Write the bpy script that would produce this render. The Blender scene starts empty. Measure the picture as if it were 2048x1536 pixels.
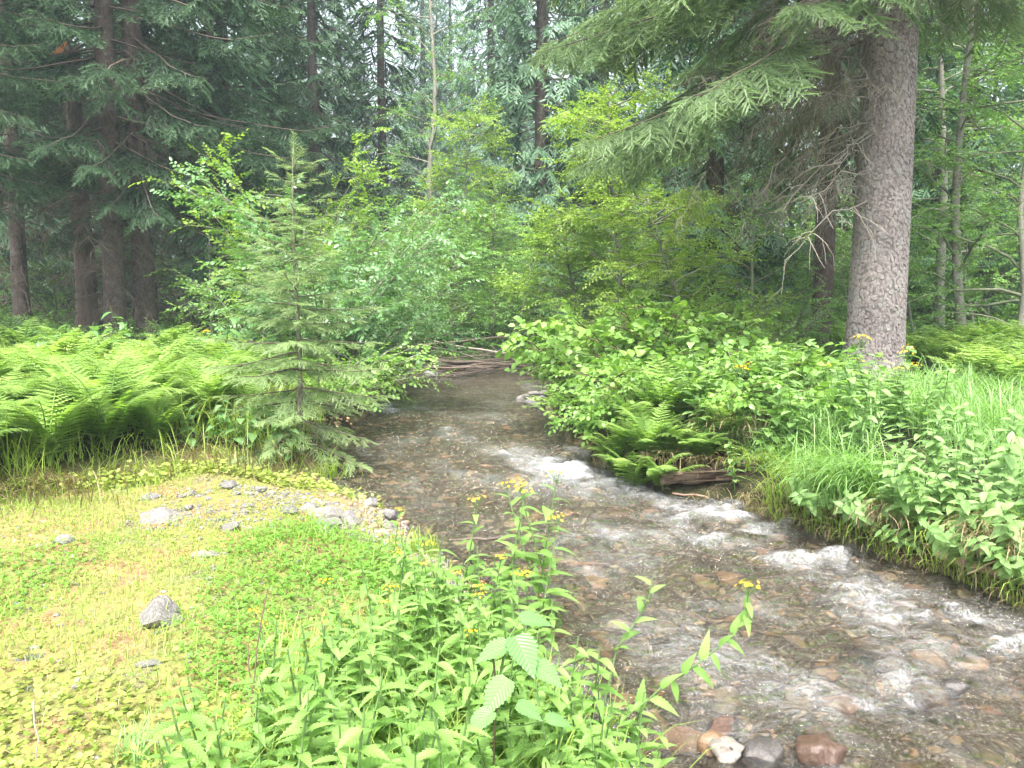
import bpy, bmesh, math
import numpy as np
from mathutils import Matrix, Vector

# ------------------------------------------------------------------ camera, sky, sun, exposure
SC = bpy.context.scene
COL = SC.collection
EYE = 1.6
PITCH = math.radians(5.9)
FPX = 1547.0                                   # focal length in pixels of the 2048 px wide photograph
cam = bpy.data.cameras.new('camera')
cam.sensor_width = 36.0
cam.lens = 36.0 * FPX / 2048.0
cam.clip_start = 0.05
cam.clip_end = 2000.0
camo = bpy.data.objects.new('camera', cam)
camo.location = (0, 0, EYE)
camo.rotation_euler = (math.radians(90) - PITCH, 0, 0)
COL.objects.link(camo)
SC.camera = camo

SUN_ELEV, SUN_AZ = math.radians(64), math.radians(188)      # azimuth clockwise from +Y: behind the camera
world = bpy.data.worlds.new('World')
SC.world = world
world.use_nodes = True
wn = world.node_tree
wn.nodes.clear()
wo = wn.nodes.new('ShaderNodeOutputWorld')
bg = wn.nodes.new('ShaderNodeBackground')
sky = wn.nodes.new('ShaderNodeTexSky')
sky.sky_type = 'NISHITA'
sky.sun_disc = False
sky.sun_elevation = SUN_ELEV
sky.sun_rotation = SUN_AZ
sky.air_density = 1.0
sky.dust_density = 6.0
sky.ozone_density = 1.0
hs = wn.nodes.new('ShaderNodeHueSaturation')               # thin even cloud: the whole sky paler
hs.inputs['Saturation'].default_value = 0.38
wn.links.new(sky.outputs[0], hs.inputs['Color'])
wn.links.new(hs.outputs[0], bg.inputs[0])
bg.inputs[1].default_value = 0.11
wn.links.new(bg.outputs[0], wo.inputs[0])

sl = bpy.data.lights.new('sun', 'SUN')
sl.energy = 1.5
sl.angle = math.radians(14)
sl.color = (1.0, 0.96, 0.88)
so = bpy.data.objects.new('sun', sl)
so.rotation_euler = (math.radians(90) - SUN_ELEV, 0, math.pi - SUN_AZ)
COL.objects.link(so)

SC.view_settings.view_transform = 'Standard'
SC.view_settings.look = 'None'
SC.view_settings.exposure = 2.65
SC.view_settings.gamma = 1.0
SC.view_settings.use_curve_mapping = False
cy = SC.cycles
cy.max_bounces = 7
cy.diffuse_bounces = 4
cy.glossy_bounces = 3
cy.transmission_bounces = 5
cy.transparent_max_bounces = 6
cy.volume_bounces = 1
cy.use_denoising = True
cy.use_adaptive_sampling = True
cy.adaptive_threshold = 0.02
cy.sample_clamp_indirect = 6.0

# ------------------------------------------------------------------ small maths
rng = np.random.default_rng(11)
def U(a, b, n=None, r=None): return (r or rng).uniform(a, b, n)
def nrm(v): return v / np.maximum(np.linalg.norm(v, axis=-1, keepdims=True), 1e-9)
def sstep(a, b, x):
    t = np.clip((x - a) / (b - a), 0, 1)
    return t * t * (3 - 2 * t)
_tab = np.random.default_rng(5).random((256, 256))
def vnoise(x, y):
    x = np.asarray(x, float); y = np.asarray(y, float)
    xi = np.floor(x).astype(int); yi = np.floor(y).astype(int)
    fx = x - xi; fy = y - yi
    fx = fx * fx * (3 - 2 * fx); fy = fy * fy * (3 - 2 * fy)
    a = _tab[xi % 256, yi % 256]; b = _tab[(xi + 1) % 256, yi % 256]
    c = _tab[xi % 256, (yi + 1) % 256]; d = _tab[(xi + 1) % 256, (yi + 1) % 256]
    return (a * (1 - fx) + b * fx) * (1 - fy) + (c * (1 - fx) + d * fx) * fy
def fbm(x, y, o=4):
    s = 0; a = 1; t = 0
    for i in range(o):
        s = s + a * vnoise(x * 2 ** i + 17.3 * i, y * 2 ** i + 9.1 * i); t += a; a *= .5
    return s / t

# ------------------------------------------------------------------ the lie of the land
YL = [-8, 0, 1.5, 2.75, 4.4, 5.2, 6.4, 7.4, 9.2, 13.4, 18, 24, 40]
XL = [2.6, 1.5, .95, .50, -.10, -.33, -.92, -1.85, -2.05, -2.45, -2.3, -1.2, 3]
YR = [-8, 0, 2.5, 4.6, 5.5, 6.2, 6.7, 7.0, 7.3, 8.2, 10, 14, 18, 24, 40]
XR = [11, 7.2, 5.0, 3.15, 2.75, 2.3, 2.05, 1.40, 1.2, .98, .66, .6, .95, 2.6, 7]
def edges(x, y):
    w = (vnoise(y * 1.7, 3.3) - .5) * .25 + (vnoise(y * 5, 7.7) - .5) * .12
    w2 = (vnoise(y * 1.9, 31.3) - .5) * .22 + (vnoise(y * 5, 77.7) - .5) * .12
    return np.interp(y, YL, XL) + w, np.interp(y, YR, XR) + w2
def wlev(y): return np.interp(y, [-8, 3, 5.6, 7.6, 18, 24, 40], [-.36, -.29, -.23, -.12, -.04, .1, .6])
def barline(x): return np.interp(x, [-12, -8, -4, -2.8, -1.9, -1], [4.0, 4.8, 6.15, 7.3, 7.7, 8.2])
def terrain(x, y):
    x = np.asarray(x, float); y = np.asarray(y, float)
    xl, xr = edges(x, y); wl = wlev(y)
    dl = xl - x; dr = x - xr
    din = np.minimum(-dl, -dr)
    bed = wl - .04 - .24 * np.sqrt(np.clip(din, 0, 1.2) / 1.2) + (fbm(x * 2.2, y * 2.2) - .5) * .14 * sstep(0, .35, din)
    fern = sstep(-.15, .35, y - barline(x))
    d = np.clip(dl, 0, None)
    bar = wl - .04 + (.27 + .05 * sstep(3, 6, y)) * (1 - np.exp(-d / .8)) + (fbm(x * 1.3, y * 1.3) - .5) * .10 * sstep(0, .5, dl)
    bnk = wl - .04 + .38 * (1 - np.exp(-d / .22)) + np.clip(.022 * (y - 8), 0, .5) + np.clip(d * .03, 0, .3)
    left = bar * (1 - fern) + bnk * fern
    d = np.clip(dr, 0, None)
    sl = np.clip((np.interp(y + .1, YR, XR) - np.interp(y - .1, YR, XR)) / .2, -2.2, 2.2); d = d / np.sqrt(1 + sl * sl)
    right = wl - .04 + .36 * (1 - np.exp(-d / .14)) + np.clip(.05 * d, 0, .35) + np.clip(.012 * (y - 8), 0, .4)
    right = right - .20 * np.exp(-((x - 1.85) / .7) ** 2 - ((y - 7.15) / .4) ** 2)
    rough = (fbm(x * .8 + 5, y * .8) - .5) * .16 + (fbm(x * 3, y * 3 + 40) - .5) * .05
    z = np.where(dl > 0, left + rough * sstep(0, 1, dl), np.where(dr > 0, right + rough * sstep(0, 1, dr), bed))
    z = z + np.clip(y - 30, 0, 60) * .05 + sstep(10, 60, np.abs(x)) * 1.5
    return z

def ray(u, v):
    cx = (u - 1024.) / FPX; cyy = (768. - v) / FPX
    return np.array([cx, math.cos(PITCH) + cyy * math.sin(PITCH), -math.sin(PITCH) + cyy * math.cos(PITCH)])
def at(u, v, Y):
    d = ray(u, v); d = d * (Y / d[1]); return np.array([d[0], Y, EYE + d[2]])
def ground(u, v):
    d = ray(u, v)
    t = np.linspace(1.5, 60, 2400)
    z = EYE + d[2] * t - terrain(d[0] * t, d[1] * t)
    i = np.argmax(z < 0)
    if z[i] >= 0: i = len(t) - 1
    p = d * t[i]
    return np.array([p[0], p[1], float(terrain(p[0], p[1]))])
def on(x, y, dz=0.): return np.array([x, y, float(terrain(x, y)) + dz])
def inpoly(x, y, poly):
    c = False; n = len(poly); j = n - 1
    for i in range(n):
        if (poly[i][1] > y) != (poly[j][1] > y) and x < (poly[j][0] - poly[i][0]) * (y - poly[i][1]) / (poly[j][1] - poly[i][1]) + poly[i][0]: c = not c
        j = i
    return c
def scatter(poly, n, mind, seed, fall=1.0):
    """points on the ground inside a world-space polygon, kept apart by mind"""
    r = np.random.default_rng(seed)
    xs = [p[0] for p in poly]; ys = [p[1] for p in poly]
    out = []
    for _ in range(n * 30):
        if len(out) >= n: break
        x = r.uniform(min(xs), max(xs)); y = r.uniform(min(ys), max(ys))
        if not inpoly(x, y, poly): continue
        if out and min((x - a[0]) ** 2 + (y - a[1]) ** 2 for a in out) < mind ** 2: continue
        out.append((x, y))
    return [on(x, y) for x, y in out]

# ------------------------------------------------------------------ geometry helpers
class Geo:
    def __init__(s, V, F, R=None, T=None, M=None):
        s.V = np.asarray(V, np.float32).reshape(-1, 3); s.F = np.asarray(F, np.int32).reshape(-1, 3)
        n = len(s.V)
        s.R = np.zeros(n, np.float32) if R is None else np.broadcast_to(np.asarray(R, np.float32), (n,)).copy()
        s.T = np.zeros(n, np.float32) if T is None else np.broadcast_to(np.asarray(T, np.float32), (n,)).copy()
        s.M = np.zeros(len(s.F), np.int32) if M is None else np.broadcast_to(np.asarray(M, np.int32), (len(s.F),)).copy()
    def move(s, p): s.V = s.V + np.asarray(p, np.float32); return s
    def scale(s, k): s.V = s.V * np.asarray(k, np.float32); return s
    def mat(s, i): s.M[:] = i; return s
def join(gs):
    gs = [g for g in gs if g is not None and len(g.V)]
    off = np.cumsum([0] + [len(g.V) for g in gs[:-1]])
    return Geo(np.concatenate([g.V for g in gs]), np.concatenate([g.F + o for g, o in zip(gs, off)]),
               np.concatenate([g.R for g in gs]), np.concatenate([g.T for g in gs]), np.concatenate([g.M for g in gs]))
def bake(t, S, D, N, P, sc, r=None, tt=None):
    n = len(P); nv = len(t.V)
    sc = np.broadcast_to(np.asarray(sc, np.float32).reshape(-1, 1) if np.ndim(sc) == 1 else np.asarray(sc, np.float32), (n, 1))
    S, D, N, P = [np.asarray(a, np.float32) for a in (S, D, N, P)]
    V = t.V[None, :, 0:1] * S[:, None] + t.V[None, :, 1:2] * D[:, None] + t.V[None, :, 2:3] * N[:, None]
    V = V * sc[:, :, None] + P[:, None]
    F = t.F[None] + (np.arange(n, dtype=np.int32) * nv)[:, None, None]
    R = t.R[None] + (0 if r is None else np.asarray(r, np.float32)[:, None])
    T = t.T[None] + (0 if tt is None else np.asarray(tt, np.float32)[:, None])
    return Geo(V.reshape(-1, 3), F.reshape(-1, 3), np.broadcast_to(R, (n, nv)).reshape(-1), np.broadcast_to(T, (n, nv)).reshape(-1), np.tile(t.M, n))
def frames(D, Uv):
    D = nrm(np.asarray(D, float)); S = np.cross(D, Uv)
    bad = np.linalg.norm(S, axis=-1) < 1e-4
    if bad.any(): S[bad] = np.cross(D[bad], np.array([1., .3, .2]))
    S = nrm(S); return S, D, np.cross(S, D)
def spread(ts, S, D, N, P, sc, r, rg, tt=None):
    k = rg.integers(0, len(ts), len(P)); out = []
    for i, t in enumerate(ts):
        m = k == i
        if m.any(): out.append(bake(t, S[m], D[m], N[m], P[m], np.asarray(sc)[m], None if r is None else np.asarray(r)[m], None if tt is None else np.asarray(tt)[m]))
    return join(out)
def tube(path, rad, sides=6, cap=True, wob=0., rg=None):
    path = np.asarray(path, float); n = len(path)
    rad = np.broadcast_to(np.asarray(rad, float), (n,))
    tg = nrm(np.gradient(path, axis=0))
    ref = np.array([0., 0., 1.]) if abs(tg[0][2]) < .8 else np.array([1., 0., 0.])
    S = nrm(np.cross(tg, ref)); N = np.cross(S, tg)
    a = np.arange(sides) * 2 * np.pi / sides
    ring = np.cos(a)[None, :, None] * S[:, None] + np.sin(a)[None, :, None] * N[:, None]
    rr = rad[:, None, None] * np.ones((n, sides, 1))
    if wob: rr = rr * (1 + wob * (rg or rng).uniform(-1, 1, (n, sides, 1)))
    V = (path[:, None] + ring * rr).reshape(-1, 3)
    i = np.arange(n - 1)[:, None] * sides; j = np.arange(sides)[None]; k = (np.arange(sides) + 1) % sides
    a0 = i + j; b0 = i + k[None]; c0 = a0 + sides; d0 = b0 + sides
    F = np.concatenate([np.stack([a0, b0, d0], -1).reshape(-1, 3), np.stack([a0, d0, c0], -1).reshape(-1, 3)])
    if cap:
        V = np.concatenate([V, path[:1], path[-1:]]); m = n * sides
        e = np.stack([k, np.arange(sides), np.full(sides, m)], -1)
        f = np.stack([np.arange(sides) + (n - 1) * sides, k + (n - 1) * sides, np.full(sides, m + 1)], -1)
        F = np.concatenate([F, e, f])
    return Geo(V, F, R=(rg or rng).random())
def curve(p0, az, e0, L, c1=0., c2=0., n=7, wig=0., rg=None, daz=0.):
    """a limb that leaves p0 along azimuth az at elevation e0 (radians); the elevation then changes by c1*s + c2*s*s"""
    s = (np.arange(n) + .5) / n
    e = e0 + c1 * s + c2 * s * s + (0 if not wig else (rg or rng).normal(0, wig, n))
    a = az + daz * s + (0 if not wig else (rg or rng).normal(0, wig, n))
    d = np.stack([np.cos(e) * np.cos(a), np.cos(e) * np.sin(a), np.sin(e)], -1) * (L / n)
    return np.concatenate([[np.asarray(p0, float)], np.asarray(p0, float) + np.cumsum(d, 0)])
def along(path, s):
    n = len(path) - 1; t = np.clip(np.asarray(s, float), 0, .9999) * n; i = t.astype(int); f = (t - i)[:, None]
    return path[i] * (1 - f) + path[i + 1] * f, nrm(path[i + 1] - path[i])

def make_mesh(name, g, mats, smooth=True):
    me = bpy.data.meshes.new(name)
    nf = len(g.F)
    me.vertices.add(len(g.V)); me.loops.add(nf * 3); me.polygons.add(nf)
    me.vertices.foreach_set('co', g.V.astype(np.float32).ravel())
    me.loops.foreach_set('vertex_index', g.F.astype(np.int32).ravel())
    me.polygons.foreach_set('loop_start', np.arange(0, nf * 3, 3, dtype=np.int32))
    me.polygons.foreach_set('use_smooth', np.full(nf, bool(smooth)))
    for m in (mats if isinstance(mats, (list, tuple)) else [mats]): me.materials.append(m)
    me.polygons.foreach_set('material_index', g.M)
    a = me.attributes.new('rnd', 'FLOAT', 'POINT'); a.data.foreach_set('value', g.R)
    a = me.attributes.new('tip', 'FLOAT', 'POINT'); a.data.foreach_set('value', g.T)
    me.update(calc_edges=True); me.validate()
    return me
def obj(name, me, parent=None, M=None, kind=None):
    o = bpy.data.objects.new(name, me); COL.objects.link(o)
    if parent is not None: o.parent = parent
    if M is not None: o.matrix_basis = M
    if kind: o['kind'] = kind
    return o
def tag(o, label, cat, group=None):
    o['label'] = label; o['category'] = cat
    if group: o['group'] = group
    return o
def thing(name, label, cat, loc=(0, 0, 0), rz=0., group=None, sc=1., tilt=None):
    o = bpy.data.objects.new(name, None); o.empty_display_size = .1; COL.objects.link(o)
    M = Matrix.Translation(Vector([float(a) for a in loc]))
    if tilt: M = M @ Matrix.Rotation(tilt[1], 4, 'Z') @ Matrix.Rotation(tilt[0], 4, 'X') @ Matrix.Rotation(-tilt[1], 4, 'Z')
    M = M @ Matrix.Rotation(rz, 4, 'Z') @ Matrix.Scale(sc, 4)
    o.matrix_basis = M
    return tag(o, label, cat, group)
def mtx(S, D, N, P, sc):
    return Matrix(((S[0] * sc, D[0] * sc, N[0] * sc, P[0]), (S[1] * sc, D[1] * sc, N[1] * sc, P[1]), (S[2] * sc, D[2] * sc, N[2] * sc, P[2]), (0, 0, 0, 1)))

# ------------------------------------------------------------------ materials
def new_mat(name):
    m = bpy.data.materials.new(name); m.use_nodes = True; nt = m.node_tree; nt.nodes.clear()
    out = nt.nodes.new('ShaderNodeOutputMaterial'); return m, nt, out
def nd(nt, t, **kw):
    n = nt.nodes.new('ShaderNode' + t)
    for k, v in kw.items():
        if k.startswith('i_'):
            key = k[2:].replace('_', ' '); inp = n.inputs[int(key)] if key.isdigit() else n.inputs[key]
            if isinstance(v, bpy.types.NodeSocket): nt.links.new(v, inp)
            else: inp.default_value = v
        else: setattr(n, k, v)
    return n
def c4(c): return (c[0], c[1], c[2], 1)
def ramp(nt, fac, stops):
    n = nt.nodes.new('ShaderNodeValToRGB'); e = n.color_ramp.elements
    while len(e) < len(stops): e.new(.5)
    for el, (p, c) in zip(e, stops): el.position = p; el.color = c4(c) if len(c) == 3 else c
    nt.links.new(fac, n.inputs[0]); return n.outputs[0]
def mixc(nt, f, a, b, mode='MIX'):
    n = nt.nodes.new('ShaderNodeMix'); n.data_type = 'RGBA'; n.blend_type = mode
    for i, v in ((0, f), (6, a), (7, b)):
        if isinstance(v, bpy.types.NodeSocket): nt.links.new(v, n.inputs[i])
        else: n.inputs[i].default_value = v if i == 0 else c4(v)
    return n.outputs[2]
def math_(nt, op, a, b=0., clamp=False):
    n = nt.nodes.new('ShaderNodeMath'); n.operation = op; n.use_clamp = clamp
    for i, v in enumerate((a, b)):
        if isinstance(v, bpy.types.NodeSocket): nt.links.new(v, n.inputs[i])
        else: n.inputs[i].default_value = v
    return n.outputs[0]
def attr(nt, name): return nd(nt, 'Attribute', attribute_name=name).outputs['Fac']
def leaf_mat(name, cols, tip=None, trans=.38, rough=.5, spec=.35, objr=.35, tamt=1.0, tmul=(1.15, 1.25, .55), veins=0.):
    m, nt, out = new_mat(name)
    r = attr(nt, 'rnd')
    oi = nd(nt, 'ObjectInfo').outputs['Random']
    f = math_(nt, 'ADD', math_(nt, 'MULTIPLY', r, 1 - objr), math_(nt, 'MULTIPLY', oi, objr))
    c = ramp(nt, f, [(i / (len(cols) - 1), k) for i, k in enumerate(cols)])
    if tip is not None:
        c = mixc(nt, math_(nt, 'MULTIPLY', attr(nt, 'tip'), tamt, True), c, tip)
    hgt = None
    if veins:                                              # midrib and slanting side veins, in the leaf's own coordinates
        sx = nd(nt, 'SeparateXYZ', i_0=nd(nt, 'TexCoord').outputs['Object']); ax = math_(nt, 'ABSOLUTE', sx.outputs[0])
        k = math_(nt, 'FRACT', math_(nt, 'MULTIPLY', math_(nt, 'SUBTRACT', sx.outputs[1], math_(nt, 'MULTIPLY', ax, .8)), 10.))
        hgt = math_(nt, 'PINGPONG', k, .5)
        sv = ramp(nt, hgt, [(.0, (1, 1, 1)), (.12, (0, 0, 0))])
        mv = ramp(nt, ax, [(.0, (1, 1, 1)), (.018, (0, 0, 0))])
        c = mixc(nt, math_(nt, 'MULTIPLY', math_(nt, 'MAXIMUM', sv, mv), veins), c, (.42, .52, .28))
    p = nd(nt, 'BsdfPrincipled', i_Roughness=rough); nt.links.new(c, p.inputs['Base Color'])
    p.inputs['Specular IOR Level'].default_value = spec
    if hgt is not None:
        bp = nd(nt, 'Bump', i_Strength=.5, i_Distance=.01); nt.links.new(hgt, bp.inputs['Height']); nt.links.new(bp.outputs[0], p.inputs['Normal'])
    if trans > 0:
        t = nd(nt, 'BsdfTranslucent'); nt.links.new(mixc(nt, 1.0, c, tmul, 'MULTIPLY'), t.inputs[0])
        mx = nd(nt, 'MixShader', i_0=trans); nt.links.new(p.outputs[0], mx.inputs[1]); nt.links.new(t.outputs[0], mx.inputs[2])
        nt.links.new(mx.outputs[0], out.inputs[0])
    else: nt.links.new(p.outputs[0], out.inputs[0])
    return m
def bark_mat(name, dark, light, scale=(1, 1, 1), nscale=14., bump=.6, lichen=None, lam=.5, rough=.9):
    m, nt, out = new_mat(name)
    co = nd(nt, 'TexCoord').outputs['Object']
    mp = nd(nt, 'Mapping', i_Vector=co, i_Scale=scale).outputs[0]
    n1 = nd(nt, 'TexNoise', i_Vector=mp, i_Scale=nscale, i_Detail=8., i_Roughness=.65).outputs[0]
    v1 = nd(nt, 'TexVoronoi', i_Vector=mp, i_Scale=nscale * 1.3).outputs[0]
    f = math_(nt, 'ADD', math_(nt, 'MULTIPLY', n1, .8), math_(nt, 'MULTIPLY', v1, .35))
    f = math_(nt, 'ADD', f, math_(nt, 'MULTIPLY', attr(nt, 'rnd'), .25))
    c = ramp(nt, f, [(.3, dark), (.85, light)])
    n0 = nd(nt, 'TexNoise', i_Vector=co, i_Scale=1.4, i_Detail=4.).outputs[0]
    c = mixc(nt, 1., c, ramp(nt, n0, [(.3, (.72, .70, .70)), (.7, (1.22, 1.16, 1.14))]), 'MULTIPLY')
    if lichen is not None:
        n2 = nd(nt, 'TexNoise', i_Vector=co, i_Scale=5., i_Detail=6., i_Roughness=.7).outputs[0]
        c = mixc(nt, math_(nt, 'MULTIPLY', ramp(nt, n2, [(.5, (0, 0, 0)), (.62, (1, 1, 1))]), lam), c, lichen)
    p = nd(nt, 'BsdfPrincipled', i_Roughness=rough); nt.links.new(c, p.inputs['Base Color'])
    p.inputs['Specular IOR Level'].default_value = .2
    b = nd(nt, 'Bump', i_Strength=bump, i_Distance=.02); nt.links.new(f, b.inputs['Height']); nt.links.new(b.outputs[0], p.inputs['Normal'])
    nt.links.new(p.outputs[0], out.inputs[0]); return m
def rock_mat(name, cols, lichen=(.5, .5, .46), lam=.5, scale=14., wet=.75):
    m, nt, out = new_mat(name)
    co = nd(nt, 'TexCoord').outputs['Object']; oi = nd(nt, 'ObjectInfo').outputs['Random']
    base = ramp(nt, math_(nt, 'FRACT', math_(nt, 'ADD', math_(nt, 'MULTIPLY', oi, .98), attr(nt, 'rnd'))), [((i + .0) / (len(cols) - 1), k) for i, k in enumerate(cols)])
    n1 = nd(nt, 'TexNoise', i_Vector=co, i_Scale=scale, i_Detail=9., i_Roughness=.7).outputs[0]
    c = mixc(nt, 1., base, ramp(nt, n1, [(.25, (.4, .4, .4)), (.7, (1.3, 1.25, 1.2))]), 'MULTIPLY')
    n2 = nd(nt, 'TexNoise', i_Vector=co, i_Scale=scale * .5, i_Detail=6., i_Roughness=.75).outputs[0]
    c = mixc(nt, math_(nt, 'MULTIPLY', ramp(nt, n2, [(.5, (0, 0, 0)), (.6, (1, 1, 1))]), lam), c, lichen)
    p = nd(nt, 'BsdfPrincipled', i_Roughness=wet); nt.links.new(c, p.inputs['Base Color'])
    b = nd(nt, 'Bump', i_Strength=.5, i_Distance=.01); nt.links.new(n1, b.inputs['Height']); nt.links.new(b.outputs[0], p.inputs['Normal'])
    nt.links.new(p.outputs[0], out.inputs[0]); return m
def plain_mat(name, c, rough=.8, var=.3, scale=20.):
    m, nt, out = new_mat(name)
    co = nd(nt, 'TexCoord').outputs['Object']
    n1 = nd(nt, 'TexNoise', i_Vector=co, i_Scale=scale, i_Detail=5.).outputs[0]
    f = math_(nt, 'ADD', n1, math_(nt, 'MULTIPLY', attr(nt, 'rnd'), .6))
    cc = ramp(nt, f, [(.2, tuple(k * (1 - var) for k in c)), (1., tuple(min(k * (1 + var), 1) for k in c))])
    p = nd(nt, 'BsdfPrincipled', i_Roughness=rough); nt.links.new(cc, p.inputs['Base Color']); p.inputs['Specular IOR Level'].default_value = .25
    nt.links.new(p.outputs[0], out.inputs[0]); return m

M = {}
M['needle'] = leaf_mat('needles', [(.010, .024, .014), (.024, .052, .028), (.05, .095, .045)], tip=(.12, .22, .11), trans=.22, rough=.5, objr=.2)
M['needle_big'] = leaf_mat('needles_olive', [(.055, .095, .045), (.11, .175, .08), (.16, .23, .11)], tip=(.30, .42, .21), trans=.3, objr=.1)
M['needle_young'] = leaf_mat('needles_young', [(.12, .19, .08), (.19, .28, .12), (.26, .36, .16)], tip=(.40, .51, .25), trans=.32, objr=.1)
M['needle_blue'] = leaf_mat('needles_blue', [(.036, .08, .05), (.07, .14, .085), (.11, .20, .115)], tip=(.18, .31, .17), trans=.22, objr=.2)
M['lichen'] = leaf_mat('beard_lichen', [(.06, .055, .03), (.12, .105, .05), (.19, .16, .075)], trans=.25, objr=.1)
M['leaf_alder'] = leaf_mat('leaf_alder', [(.08, .17, .05), (.16, .30, .085), (.26, .40, .12)], trans=.46)
M['leaf_pale'] = leaf_mat('leaf_pale', [(.09, .19, .075), (.16, .30, .12), (.25, .40, .19)], trans=.4, rough=.38, spec=.6)
M['leaf_lime'] = leaf_mat('leaf_lime', [(.11, .20, .03), (.20, .32, .05), (.31, .41, .08)], trans=.45)
M['leaf_shrub'] = leaf_mat('leaf_shrub', [(.09, .19, .04), (.18, .32, .07), (.30, .42, .13)], trans=.42, rough=.4, spec=.5)
M['leaf_herb'] = leaf_mat('leaf_herb', [(.13, .26, .05), (.23, .39, .10), (.33, .48, .17), (.40, .44, .14)], trans=.46, rough=.45, spec=.4, veins=.16)
M['leaf_broad'] = leaf_mat('leaf_broad', [(.10, .22, .07), (.17, .32, .11), (.27, .42, .17)], trans=.4, rough=.42, spec=.45, veins=.28)
M['leaf_mint'] = leaf_mat('leaf_mint', [(.12, .23, .06), (.20, .34, .11), (.29, .44, .18), (.38, .46, .16)], trans=.42, rough=.42, spec=.45, objr=.6, veins=.15)
M['fern'] = leaf_mat('fern_frond', [(.095, .20, .04), (.18, .32, .07), (.28, .42, .11), (.36, .40, .13)], tip=(.36, .47, .15), tamt=.5, trans=.44, objr=.5)
M['grass'] = leaf_mat('grass_blade', [(.10, .22, .055), (.17, .33, .10), (.26, .42, .16)], trans=.42, rough=.45, tip=(.28, .42, .16), tamt=.5)
M['grass_lime'] = leaf_mat('grass_lime', [(.13, .23, .03), (.22, .34, .05), (.32, .41, .09)], trans=.42, tip=(.34, .40, .12), tamt=.4)
M['straw'] = leaf_mat('straw', [(.13, .10, .055), (.23, .18, .10), (.34, .28, .16)], trans=.2)
M['clover'] = leaf_mat('clover', [(.09, .22, .03), (.15, .31, .045), (.23, .38, .07)], trans=.4, rough=.5)
M['carpet'] = leaf_mat('round_ground_leaf', [(.17, .24, .05), (.27, .34, .075), (.38, .42, .13)], trans=.4, rough=.5)
M['moss'] = leaf_mat('moss_tuft', [(.22, .13, .06), (.32, .23, .10), (.30, .28, .10)], trans=.25)
M['stem'] = plain_mat('stem_green', (.09, .15, .05), .6, .3)
M['stem_dark'] = plain_mat('stem_dark', (.07, .05, .03), .8, .4)
M['yellow'] = leaf_mat('yellow_petal', [(.62, .36, .01), (.75, .48, .015), (.80, .58, .03)], trans=.3)
M['white_petal'] = leaf_mat('white_petal', [(.6, .58, .5), (.7, .68, .6)], trans=.3)
M['bark_big'] = bark_mat('bark_big', (.085, .074, .072), (.22, .196, .19), (1, 1, .6), 22., .6, (.17, .17, .15), .35)
M['bark_flake'] = bark_mat('bark_flake', (.105, .090, .088), (.28, .25, .243), (1, 1, 1), 30., .3, (.30, .30, .28), .4)
M['bark'] = bark_mat('bark_spruce', (.028, .021, .018), (.105, .082, .073), (1, 1, .5), 26., .9, (.18, .18, .15), .35)
M['bark_furrow'] = bark_mat('bark_furrowed', (.03, .022, .018), (.16, .12, .10), (1, 1, .12), 30., 1., None)
M['bark_birch'] = bark_mat('bark_pale', (.075, .075, .06), (.24, .24, .20), (1, 1, 2.), 12., .3, (.32, .32, .28), .4)
M['bark_green'] = bark_mat('bark_alder', (.06, .07, .04), (.19, .21, .14), (1, 1, 1), 14., .3, (.3, .33, .22), .4)
M['twig'] = plain_mat('twig_dead', (.085, .066, .054), .9, .5)
M['twig_pale'] = plain_mat('twig_bleached', (.17, .15, .125), .9, .4)
M['wood_rot'] = bark_mat('wood_rotten', (.02, .014, .011), (.10, .072, .052), (.15, 1, 1), 30., 1., (.15, .12, .085), .35)
M['wood_log'] = bark_mat('wood_log', (.07, .045, .035), (.30, .21, .16), (.3, 1, 1), 25., .7, None)
M['wood_stick'] = bark_mat('wood_stick', (.028, .023, .019), (.13, .105, .088), (1, 1, 1), 20., .5, None)
M['wood_fresh'] = plain_mat('wood_fresh', (.85, .34, .12), .7, .3)
M['rock'] = rock_mat('rock_bar', [(.10, .095, .093), (.16, .15, .143), (.12, .115, .12), (.19, .18, .168)], (.26, .26, .24), .5)
M['rock_bed'] = rock_mat('rock_bed', [(.20, .145, .085), (.42, .25, .12), (.22, .185, .125), (.44, .32, .18), (.07, .06, .05), (.44, .24, .14), (.19, .155, .09), (.50, .40, .27), (.10, .095, .06)], (.2, .17, .08), .45, 10., .5)

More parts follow.
